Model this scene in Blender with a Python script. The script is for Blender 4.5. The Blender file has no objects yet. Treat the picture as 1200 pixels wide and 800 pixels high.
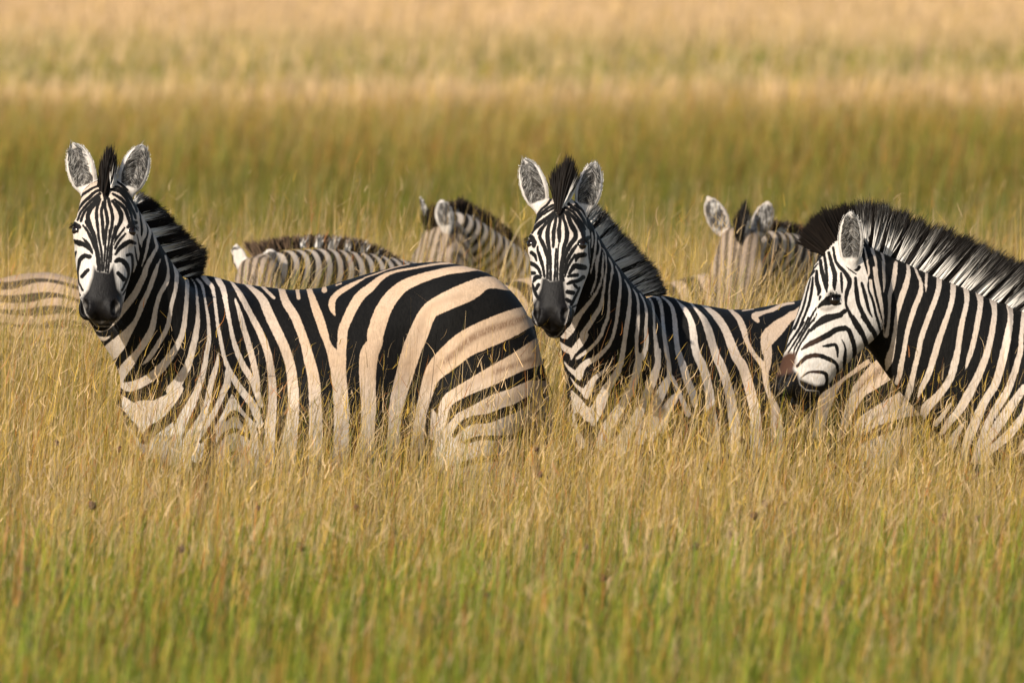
import bpy, bmesh, math, random
import numpy as np
from mathutils import Vector, Matrix

SC = bpy.context.scene
COL = SC.collection
rng = np.random.default_rng(7)
random.seed(7)

# ------------------------------------------------------------------ camera, sky, sun, exposure
FPX = 13200.0                       # focal length in photo pixels (400 mm lens seen across 1200 px)
CAM_Y, CAM_Z = -40.0, 2.0
PITCH = math.atan((400 - 87) / FPX)
cam_d = bpy.data.cameras.new('camera')
cam_d.sensor_width = 36.0
cam_d.lens = 36.0 * FPX / 1200.0
cam_d.clip_start, cam_d.clip_end = 1.0, 6000.0
cam_d.dof.use_dof = True
cam_d.dof.focus_distance = 39.75
cam_d.dof.aperture_fstop = 6.6
cam = bpy.data.objects.new('camera', cam_d)
COL.objects.link(cam)
cam.location = (0, CAM_Y, CAM_Z)
cam.rotation_euler = (math.pi / 2 - PITCH, 0, 0)
SC.camera = cam

SUN_EL, SUN_AZ = math.radians(27), math.radians(-149)    # azimuth from +Y (north), clockwise; -149 = behind left
sun_dir = Vector((math.sin(SUN_AZ) * math.cos(SUN_EL), math.cos(SUN_AZ) * math.cos(SUN_EL), math.sin(SUN_EL)))
world = bpy.data.worlds.new('World')
SC.world = world
world.use_nodes = True
wn = world.node_tree
wn.nodes.clear()
w_out = wn.nodes.new('ShaderNodeOutputWorld')
w_bg = wn.nodes.new('ShaderNodeBackground')
w_sky = wn.nodes.new('ShaderNodeTexSky')
w_sky.sky_type = 'NISHITA'
w_sky.sun_disc = False
w_sky.sun_elevation = SUN_EL
w_sky.sun_rotation = SUN_AZ
w_bg.inputs['Strength'].default_value = 0.105
wn.links.new(w_sky.outputs[0], w_bg.inputs[0])
wn.links.new(w_bg.outputs[0], w_out.inputs[0])
sun_l = bpy.data.lights.new('sun', 'SUN')
sun_l.energy = 4.7
sun_l.angle = math.radians(0.5)
sun_l.color = (1.0, 0.915, 0.80)
sun = bpy.data.objects.new('sun', sun_l)
COL.objects.link(sun)
sun.location = (-20, -30, 30)
sun.rotation_euler = (-sun_dir).to_track_quat('-Z', 'Y').to_euler()

SC.view_settings.view_transform = 'Standard'
SC.view_settings.look = 'None'
SC.view_settings.exposure = 0.42
SC.view_settings.gamma = 1.0
SC.render.engine = 'CYCLES'
SC.cycles.use_denoising = True
SC.cycles.denoising_prefilter = 'ACCURATE'
SC.cycles.max_bounces = 6
SC.cycles.diffuse_bounces = 3
SC.cycles.transmission_bounces = 3

# ------------------------------------------------------------------ helpers
CP, SP = math.cos(PITCH), math.sin(PITCH)


def P(px, py, Y):
    """world point seen at photo pixel (px, py) on the depth plane y = Y"""
    a, b = (px - 600.0) / FPX, (400.0 - py) / FPX
    d = np.array([a, CP + b * SP, -SP + b * CP])
    t = (Y - CAM_Y) / d[1]
    return np.array([0.0, CAM_Y, CAM_Z]) + t * d


def project(V):
    dx, dy, dz = V[:, 0], V[:, 1] - CAM_Y, V[:, 2] - CAM_Z
    dep = dy * CP - dz * SP
    up = dy * SP + dz * CP
    return np.stack([600 + FPX * dx / dep, 400 - FPX * up / dep], 1)


def unit(v):
    v = np.asarray(v, float)
    return v / np.linalg.norm(v)


def ground_z(x, y):
    d = y - CAM_Y
    s = np.clip(d - 60.0, 0, None)
    rise = 0.0157 * np.sqrt(s * s + 36.0) - 0.0157 * 6
    return rise + 0.03 * np.sin(x * 0.7 + y * 0.31) * np.clip((d - 20) / 40, 0, 1)


def mesh_from(name, V, Q, smooth=True):
    me = bpy.data.meshes.new(name)
    V = np.ascontiguousarray(V, np.float32)
    Q = np.ascontiguousarray(Q, np.int32)
    n, k = Q.shape
    me.vertices.add(len(V))
    me.vertices.foreach_set('co', V.ravel())
    me.loops.add(n * k)
    me.loops.foreach_set('vertex_index', Q.ravel())
    me.polygons.add(n)
    me.polygons.foreach_set('loop_start', np.arange(0, n * k, k, dtype=np.int32))
    if smooth:
        me.polygons.foreach_set('use_smooth', np.ones(n, bool))
    me.update(calc_edges=True)
    return me


def attr_f(me, name, a):
    at = me.attributes.new(name, 'FLOAT', 'POINT')
    at.data.foreach_set('value', np.ascontiguousarray(a, np.float32))


def attr_c(me, name, a):
    at = me.attributes.new(name, 'FLOAT_COLOR', 'POINT')
    c = np.ones((len(a), 4), np.float32)
    c[:, :3] = a
    at.data.foreach_set('color', c.ravel())


def link(name, me, mat, parent=None):
    o = bpy.data.objects.new(name, me)
    COL.objects.link(o)
    if mat:
        me.materials.append(mat)
    if parent:
        o.parent = parent
    return o


class NT:
    def __init__(self, name):
        self.m = bpy.data.materials.new(name)
        self.m.use_nodes = True
        self.t = self.m.node_tree
        self.t.nodes.clear()
        self.out = self.n('OutputMaterial')

    def n(self, typ, **kw):
        nd = self.t.nodes.new('ShaderNode' + typ)
        for k, v in kw.items():
            setattr(nd, k, v)
        return nd

    def l(self, a, b):
        self.t.links.new(a, b)

    def attr(self, name):
        return self.n('Attribute', attribute_name=name, attribute_type='GEOMETRY')

    def math(self, op, a, b=None, c=None):
        nd = self.n('Math', operation=op)
        for i, v in enumerate((a, b, c)):
            if v is None:
                continue
            if hasattr(v, 'default_value'):
                self.l(v, nd.inputs[i])
            else:
                nd.inputs[i].default_value = v
        return nd.outputs[0]

    def mix(self, fac, a, b, blend='MIX'):
        nd = self.n('Mix', data_type='RGBA', blend_type=blend)
        for idx, v in ((0, fac), (6, a), (7, b)):
            if hasattr(v, 'default_value'):
                self.l(v, nd.inputs[idx])
            else:
                nd.inputs[idx].default_value = v if idx == 0 else (*v, 1)
        return nd.outputs[2]

    def noise(self, scale, detail=3, vec=None, rough=0.55):
        nd = self.n('TexNoise')
        nd.inputs['Scale'].default_value = scale
        nd.inputs['Detail'].default_value = detail
        nd.inputs['Roughness'].default_value = rough
        if vec is not None:
            self.l(vec, nd.inputs['Vector'])
        return nd

    def ramp(self, v, lo, hi):
        nd = self.n('MapRange', interpolation_type='SMOOTHSTEP')
        self.l(v, nd.inputs['Value'])
        nd.inputs['From Min'].default_value = lo
        nd.inputs['From Max'].default_value = hi
        return nd.outputs[0]


# ------------------------------------------------------------------ materials
def mat_coat():
    k = NT('zebra_coat')
    co = k.n('TexCoord').outputs['Object']
    n1 = k.noise(55, 4, co).outputs['Fac']
    n2 = k.noise(420, 2, co).outputs['Fac']
    mp = k.n('Mapping')
    mp.inputs['Scale'].default_value = (160, 160, 38)
    k.l(co, mp.inputs['Vector'])
    fur = k.noise(1.0, 4, mp.outputs[0], 0.65).outputs['Fac']
    n3 = k.noise(9, 3, co).outputs['Fac']
    sd = k.attr('stripe').outputs['Fac']
    wob = k.math('MULTIPLY_ADD', n1, 1.0, -0.5)
    wob2 = k.math('MULTIPLY_ADD', n2, 0.9, -0.45)
    s = k.math('ADD', k.math('ADD', sd, wob), wob2)
    s = k.math('ADD', s, k.math('MULTIPLY_ADD', fur, 1.7, -0.85))
    white = k.ramp(s, -0.55, 0.55)
    tone = k.attr('cream').outputs['Fac']
    tone = k.math('ADD', tone, k.math('MULTIPLY_ADD', n3, 0.5, -0.25))
    wcol = k.mix(tone, (0.66, 0.62, 0.565), (0.62, 0.44, 0.29))
    dirt = k.ramp(k.attr('dust').outputs['Fac'], 0.0, 1.5)
    wcol = k.mix(k.math('MULTIPLY', dirt, 0.88), wcol, (0.27, 0.19, 0.125))
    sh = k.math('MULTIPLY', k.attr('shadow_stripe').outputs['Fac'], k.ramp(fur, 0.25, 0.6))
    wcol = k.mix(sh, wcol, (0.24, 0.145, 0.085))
    furm = k.ramp(fur, 0.15, 0.85)
    wcol = k.mix(furm, k.mix(0.46, wcol, (0.16, 0.11, 0.075)), wcol)
    bcol = k.mix(furm, (0.003, 0.003, 0.003), (0.010, 0.009, 0.008))
    bcol = k.mix(k.math('MULTIPLY', dirt, 0.5), bcol, (0.16, 0.115, 0.075))
    col = k.mix(white, bcol, wcol)
    mz = k.attr('muzzle').outputs['Fac']
    mcol = k.mix(k.ramp(k.noise(260, 3, co).outputs['Fac'], 0.55, 0.9), (0.005, 0.0042, 0.004), (0.022, 0.019, 0.016))
    col = k.mix(mz, col, mcol)
    col = k.mix(k.attr('brown').outputs['Fac'], col, (0.062, 0.030, 0.018))
    mpe = k.n('Mapping')
    mpe.inputs['Scale'].default_value = (75, 75, 26)
    k.l(co, mpe.inputs['Vector'])
    en = k.noise(1.0, 4, mpe.outputs[0], 0.7).outputs['Fac']
    ecol = k.mix(k.ramp(en, 0.44, 0.74), (0.045, 0.04, 0.036), (0.46, 0.43, 0.39))
    ea = k.attr('ear_bowl').outputs['Fac']
    col = k.mix(k.ramp(k.math('ADD', ea, k.math('MULTIPLY_ADD', en, 0.8, -0.4)), 0.25, 0.75), col, ecol)
    b = k.n('BsdfPrincipled')
    k.l(col, b.inputs['Base Color'])
    k.l(k.math('MULTIPLY_ADD', mz, -0.15, 0.7), b.inputs['Roughness'])
    k.l(k.math('MULTIPLY_ADD', mz, 0.03, 0.12), b.inputs['Specular IOR Level'])
    bp = k.n('Bump')
    bp.inputs['Strength'].default_value = 0.35
    bp.inputs['Distance'].default_value = 0.004
    k.l(fur, bp.inputs['Height'])
    bp2 = k.n('Bump')
    bp2.inputs['Strength'].default_value = 0.30
    bp2.inputs['Distance'].default_value = 0.02
    k.l(k.noise(13, 3, co, 0.5).outputs['Fac'], bp2.inputs['Height'])
    k.l(bp.outputs[0], bp2.inputs['Normal'])
    k.l(bp2.outputs[0], b.inputs['Normal'])
    k.l(b.outputs[0], k.out.inputs[0])
    return k.m


def mat_hair(name='mane_hair'):
    k = NT(name)
    c = k.attr('tint').outputs['Color']
    b = k.n('BsdfPrincipled')
    k.l(c, b.inputs['Base Color'])
    b.inputs['Roughness'].default_value = 0.55
    b.inputs['Specular IOR Level'].default_value = 0.08
    k.l(b.outputs[0], k.out.inputs[0])
    return k.m


def mat_plain(name, col, rough, spec=0.5, coat=0.0):
    k = NT(name)
    co = k.n('TexCoord').outputs['Object']
    n = k.noise(60, 3, co).outputs['Fac']
    c = k.mix(k.ramp(n, 0.3, 0.7), tuple(x * 0.75 for x in col), col)
    b = k.n('BsdfPrincipled')
    k.l(c, b.inputs['Base Color'])
    b.inputs['Roughness'].default_value = rough
    b.inputs['Specular IOR Level'].default_value = spec
    b.inputs['Coat Weight'].default_value = coat
    k.l(b.outputs[0], k.out.inputs[0])
    return k.m


def mat_grass(name):
    k = NT(name)
    c = k.attr('tint').outputs['Color']
    d = k.n('BsdfPrincipled')
    k.l(c, d.inputs['Base Color'])
    d.inputs['Roughness'].default_value = 0.55
    d.inputs['Specular IOR Level'].default_value = 0.3
    tr = k.n('BsdfTranslucent')
    k.l(c, tr.inputs['Color'])
    mx = k.n('MixShader')
    mx.inputs[0].default_value = 0.35
    k.l(d.outputs[0], mx.inputs[1])
    k.l(tr.outputs[0], mx.inputs[2])
    k.l(mx.outputs[0], k.out.inputs[0])
    return k.m


def mat_ground():
    k = NT('savanna_soil')
    co = k.n('TexCoord').outputs['Object']
    n1 = k.noise(0.35, 5, co).outputs['Fac']
    n2 = k.noise(9, 4, co).outputs['Fac']
    c = k.mix(k.ramp(n1, 0.35, 0.65), (0.12, 0.095, 0.03), (0.19, 0.13, 0.05))
    c = k.mix(k.ramp(n2, 0.35, 0.7), c, (0.09, 0.065, 0.03))
    b = k.n('BsdfPrincipled')
    k.l(c, b.inputs['Base Color'])
    b.inputs['Roughness'].default_value = 0.95
    bp = k.n('Bump')
    bp.inputs['Strength'].default_value = 0.6
    bp.inputs['Distance'].default_value = 0.05
    k.l(n2, bp.inputs['Height'])
    k.l(bp.outputs[0], b.inputs['Normal'])
    k.l(b.outputs[0], k.out.inputs[0])
    return k.m


M_COAT, M_HAIR = mat_coat(), mat_hair()
M_EYE = mat_plain('wet_eye', (0.012, 0.008, 0.006), 0.14, 0.4, 0.0)
M_GRASS, M_GROUND = mat_grass('grass_blades'), mat_ground()
M_HOOF = mat_plain('hoof_horn', (0.05, 0.04, 0.035), 0.5)
# ------------------------------------------------------------------ ground
def build_ground():
    xs = np.concatenate([np.linspace(-900, -40, 14), np.linspace(-30, 30, 41), np.linspace(40, 900, 14)])
    ys = np.concatenate([np.linspace(-60, 20, 41), np.linspace(24, 300, 50), np.linspace(340, 3000, 18)])
    X, Y = np.meshgrid(xs, ys, indexing='ij')
    V = np.stack([X, Y, ground_z(X, Y)], -1).reshape(-1, 3)
    nx, ny = len(xs), len(ys)
    I = np.arange(nx * ny).reshape(nx, ny)
    Q = np.stack([I[:-1, :-1], I[1:, :-1], I[1:, 1:], I[:-1, 1:]], -1).reshape(-1, 4)
    o = link('ground', mesh_from('ground', V, Q), M_GROUND)
    o['kind'] = 'structure'
    o['label'] = 'flat savanna soil hidden under the tall grass'


build_ground()


# ------------------------------------------------------------------ implicit shapes
class Loft:
    """tube with a straight axis: s -> top / bot (along U) and half width (along L)"""

    def __init__(self, grp, O, A, U, length, s, top, bot, w, n=2.3, k=0.05, sub=False):
        self.grp, self.n, self.k, self.sub = grp, n, k, sub
        self.O, self.A = np.asarray(O, float), unit(A)
        U = np.asarray(U, float)
        self.U = unit(U - self.A * U.dot(self.A))
        self.L = np.cross(self.A, self.U)
        self.len = length
        ss = np.linspace(s[0], s[-1], 160)
        self.ss = ss

        def sm(a):
            y = np.interp(ss, s, a)
            y2 = y.copy()
            for _ in range(10):
                y2[1:-1] = 0.25 * y2[:-2] + 0.5 * y2[1:-1] + 0.25 * y2[2:]
            return y2
        self.t, self.b, self.w = sm(np.array(top, float)), sm(np.array(bot, float)), sm(np.array(w, float))

    def bbox(self):
        m = 0.09
        pts = []
        for i in (0, 40, 80, 120, 159):
            c = self.O + self.A * self.ss[i] * self.len
            for u in (self.t.max(), self.b.min()):
                for l in (-self.w.max(), self.w.max()):
                    pts.append(c + self.U * u + self.L * l)
        pts = np.array(pts)
        return pts.min(0) - m, pts.max(0) + m

    def local(self, X):
        D = X - self.O.astype(X.dtype)
        return (D @ self.A.astype(X.dtype)) / self.len, D @ self.U.astype(X.dtype), D @ self.L.astype(X.dtype)

    def f(self, X):
        s, u, l = self.local(X)
        sc = np.clip(s, self.ss[0], self.ss[-1])
        t = np.interp(sc, self.ss, self.t).astype(X.dtype)
        b = np.interp(sc, self.ss, self.b).astype(X.dtype)
        w = np.interp(sc, self.ss, self.w).astype(X.dtype)
        h = np.maximum((t - b) * 0.5, 0.004)
        c = (t + b) * 0.5
        w = np.maximum(w, 0.004)
        n = self.n
        g = ((np.abs(u - c) / h) ** n + (np.abs(l) / w) ** n) ** (1.0 / n) - 1.0
        return g * np.minimum(h, w) + np.abs(s - sc) * self.len


class Cone:
    """round cone a->b, optional flattening across direction `flat`"""

    def __init__(self, grp, a, b, ra, rb, k=0.05, sub=False):
        self.grp, self.k, self.sub = grp, k, sub
        self.a, self.b, self.ra, self.rb = np.asarray(a, float), np.asarray(b, float), ra, rb

    def bbox(self):
        r = max(self.ra, self.rb) + 0.07
        return np.minimum(self.a, self.b) - r, np.maximum(self.a, self.b) + r

    def f(self, X):
        ba = (self.b - self.a).astype(X.dtype)
        pa = X - self.a.astype(X.dtype)
        h = np.clip((pa @ ba) / max(ba.dot(ba), 1e-9), 0, 1)
        d = np.linalg.norm(pa - h[..., None] * ba, axis=-1)
        return d - (self.ra + (self.rb - self.ra) * h)


class Ell:
    def __init__(self, grp, c, axes, r, k=0.04, sub=False):
        self.grp, self.k, self.sub = grp, k, sub
        self.c, self.M, self.r = np.asarray(c, float), np.array([unit(a) for a in axes]), np.asarray(r, float)

    def bbox(self):
        r = self.r.max() + 0.06
        return self.c - r, self.c + r

    def f(self, X):
        q = (X - self.c.astype(X.dtype)) @ (self.M.T / self.r).astype(X.dtype)
        return (np.linalg.norm(q, axis=-1) - 1.0) * self.r.min()


def polygonise(prims, h):
    lo = np.min([p.bbox()[0] for p in prims if not p.sub], 0)
    hi = np.max([p.bbox()[1] for p in prims if not p.sub], 0)
    n = np.ceil((hi - lo) / h).astype(int) + 2
    F = np.full(n, 0.3, np.float32)
    ax = [lo[i] + h * np.arange(n[i]) for i in range(3)]
    for p in prims:
        b0, b1 = p.bbox()
        i0 = np.maximum(((b0 - lo) / h).astype(int), 0)
        i1 = np.minimum(((b1 - lo) / h).astype(int) + 1, n)
        if np.any(i1 - i0 < 3):
            continue
        G = np.stack(np.meshgrid(*[ax[i][i0[i]:i1[i]].astype(np.float32) for i in range(3)], indexing='ij'), -1)
        f = p.f(G).astype(np.float32)
        if not isinstance(p, Cone):
            gx, gy, gz = np.gradient(f, h)
            f = f / np.clip(np.sqrt(gx * gx + gy * gy + gz * gz), 0.25, 4.0)
        sl = tuple(slice(i0[i], i1[i]) for i in range(3))
        cur = F[sl]
        if p.sub:
            d = -f
            hh = np.clip(0.5 - 0.5 * (cur - d) / p.k, 0, 1)
            F[sl] = cur * (1 - hh) + d * hh + p.k * hh * (1 - hh)
        else:
            hh = np.clip(0.5 + 0.5 * (cur - f) / p.k, 0, 1)
            F[sl] = cur * (1 - hh) + f * hh - p.k * hh * (1 - hh)
    # surface nets
    S = F < 0
    cnt = np.zeros(np.array(S.shape) - 1, np.int8)
    for dx in (0, 1):
        for dy in (0, 1):
            for dz in (0, 1):
                cnt += S[dx:S.shape[0] - 1 + dx, dy:S.shape[1] - 1 + dy, dz:S.shape[2] - 1 + dz]
    act = np.argwhere((cnt > 0) & (cnt < 8))
    idx = np.full(cnt.shape, -1, np.int32)
    idx[tuple(act.T)] = np.arange(len(act))
    acc = np.zeros((len(act), 3))
    num = np.zeros(len(act))
    offs = [(0, 0, 0), (1, 0, 0), (0, 1, 0), (1, 1, 0), (0, 0, 1), (1, 0, 1), (0, 1, 1), (1, 1, 1)]
    val = [F[tuple((act + o).T)].astype(float) for o in offs]
    for a in range(8):
        for b in range(a + 1, 8):
            d = np.array(offs[b]) - offs[a]
            if np.abs(d).sum() != 1:
                continue
            m = (val[a] < 0) != (val[b] < 0)
            t = val[a][m] / (val[a][m] - val[b][m])
            acc[m] += np.array(offs[a]) + t[:, None] * d
            num[m] += 1
    V = lo + h * (act + acc / num[:, None])
    quads = []
    for axis in range(3):
        o1, o2 = [(1, 2), (2, 0), (0, 1)][axis]
        sl0 = [slice(1, -1)] * 3
        sl1 = [slice(1, -1)] * 3
        sl0[axis], sl1[axis] = slice(0, -1), slice(1, None)
        A, B = S[tuple(sl0)], S[tuple(sl1)]
        e = np.argwhere(A != B)
        base = e + 1
        base[:, axis] = e[:, axis]
        flip = A[tuple(e.T)]
        u = np.zeros(3, int); u[o1] = 1
        v = np.zeros(3, int); v[o2] = 1
        c = [idx[tuple((base - u - v).T)], idx[tuple((base - v).T)], idx[tuple(base.T)], idx[tuple((base - u).T)]]
        q = np.stack(c, 1)
        q[~flip] = q[~flip][:, ::-1]
        quads.append(q)
    Q = np.concatenate(quads)
    return V, Q[(Q >= 0).all(1)]


def smooth_mesh(V, Q, it):
    E = np.concatenate([Q[:, [0, 1]], Q[:, [1, 2]], Q[:, [2, 3]], Q[:, [3, 0]]])
    for i in range(it):
        lam = 0.5 if i % 2 == 0 else -0.52
        S = np.zeros_like(V)
        C = np.zeros(len(V))
        for a, b in ((0, 1), (1, 0)):
            for d in range(3):
                S[:, d] += np.bincount(E[:, a], V[E[:, b], d], len(V))
            C += np.bincount(E[:, a], minlength=len(V))
        V = V + lam * (S / np.maximum(C, 1)[:, None] - V)
    return V


def refine(V, Q, sel):
    """split every quad whose four corners are selected into four; neighbours become n-gons avoided by keeping T-free strips"""
    me = bpy.data.meshes.new('tmp')
    bm = bmesh.new()
    vs = [bm.verts.new(v) for v in V]
    bm.verts.ensure_lookup_table()
    for q in Q:
        try:
            bm.faces.new([vs[i] for i in q])
        except ValueError:
            pass
    ed = [e for e in bm.edges if sel[e.verts[0].index] and sel[e.verts[1].index]] if False else None
    bm.verts.index_update()
    ed = [e for e in bm.edges if sel[e.verts[0].index] and sel[e.verts[1].index]]
    bmesh.ops.subdivide_edges(bm, edges=ed, cuts=2, use_grid_fill=True, smooth=0.0)
    bmesh.ops.triangulate(bm, faces=[f for f in bm.faces if len(f.verts) > 4])
    bm.to_mesh(me)
    bm.free()
    return me


# ------------------------------------------------------------------ stripe marks
def parse(tile, txt):
    ox, oy, sc = tile
    out = []
    for p in txt.split():
        a = [float(x) for x in p.split(',')]
        out.append([ox + a[0] / sc, oy + a[1] / sc] + [x / sc for x in a[2:]])
    return np.array(out)


def catmull(p, m=4):
    if len(p) < 3:
        return p
    q = np.vstack([2 * p[0] - p[1], p, 2 * p[-1] - p[-2]])
    out = []
    for i in range(1, len(q) - 2):
        for j in range(m):
            t = j / m
            out.append(0.5 * ((2 * q[i]) + (-q[i - 1] + q[i + 1]) * t + (2 * q[i - 1] - 5 * q[i] + 4 * q[i + 1] - q[i + 2]) * t * t
                              + (-q[i - 1] + 3 * q[i] - 3 * q[i + 1] + q[i + 2]) * t ** 3))
    out.append(q[-2])
    r = np.array(out)
    r[:, 2] = np.maximum(r[:, 2], 0.4)
    return r


def stroke_d(X, pts):
    """signed: >0 inside the stroke (pixels)"""
    pts = catmull(pts)
    best = np.full(len(X), -9.0, np.float32)
    for a, b in zip(pts[:-1], pts[1:]):
        ba = b[:2] - a[:2]
        pa = X - a[:2]
        h = np.clip((pa @ ba) / max(ba.dot(ba), 1e-6), 0, 1)
        d = np.hypot(pa[:, 0] - h * ba[0], pa[:, 1] - h * ba[1])
        best = np.maximum(best, (a[2] + (b[2] - a[2]) * h) * 0.5 - d)
    return best


def poly_d(X, pts):
    n = len(pts)
    d = np.full(len(X), 1e9)
    ins = np.zeros(len(X), bool)
    for i in range(n):
        a, b = pts[i, :2], pts[(i + 1) % n, :2]
        ba = b - a
        pa = X - a
        h = np.clip((pa @ ba) / max(ba.dot(ba), 1e-6), 0, 1)
        d = np.minimum(d, np.hypot(pa[:, 0] - h * ba[0], pa[:, 1] - h * ba[1]))
        cond = (a[1] > X[:, 1]) != (b[1] > X[:, 1])
        xi = a[0] + (X[:, 1] - a[1]) * ba[0] / (ba[1] if abs(ba[1]) > 1e-9 else 1e-9)
        ins ^= cond & (X[:, 0] < xi)
    return np.where(ins, d, -d)


def paint(X, marks, base, bold=0.0, thin=0.0):
    """marks: list of (tile, kind, text); returns stripe, shadow, muzzle, brown"""
    sd = np.full(len(X), base, np.float32)
    sh = np.zeros(len(X), np.float32)
    mz = np.zeros(len(X), np.float32)
    br = np.zeros(len(X), np.float32)
    for tile, kind, txt in marks:
        pts = parse(tile, txt)
        if kind[0] == 'E':      # runs over the top line of the back
            e = pts[0] - pts[1]
            e[:2] *= 11 / np.hypot(e[0], e[1])
            e[2] = 0
            pts = np.vstack([pts[0] + e, pts])
        lo, hi = pts[:, :2].min(0) - 14, pts[:, :2].max(0) + 14
        m = np.all((X > lo) & (X < hi), 1)
        if not m.any():
            continue
        d = poly_d(X[m], pts) if kind[0] == 'P' else stroke_d(X[m], pts)
        k = kind[-1]
        if k == 'B':
            d = d + bold
        elif k == 'W' and kind[0] != 'P':
            d = d - thin
        if k == 'W':
            sd[m] = np.maximum(sd[m], d)
        elif k == 'B':
            sd[m] = np.minimum(sd[m], -d)
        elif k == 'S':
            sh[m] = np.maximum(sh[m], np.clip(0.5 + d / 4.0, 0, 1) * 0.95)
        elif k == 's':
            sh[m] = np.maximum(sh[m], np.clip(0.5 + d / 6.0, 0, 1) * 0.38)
        elif k == 'M':
            mz[m] = np.maximum(mz[m], np.clip(0.5 + d / 4.0, 0, 1))
        elif k == 'g':
            mz[m] = np.minimum(mz[m], 1 - .22 * np.clip(0.5 + d / 4.0, 0, 1))
        elif k == 'N':
            br[m] = np.maximum(br[m], np.clip(0.5 + d / (4.5 if kind[0] == 'P' else 3.0), 0, 1) * (1.0 if kind[0] == 'P' else 0.42))
    return sd, sh, mz, br
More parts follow.
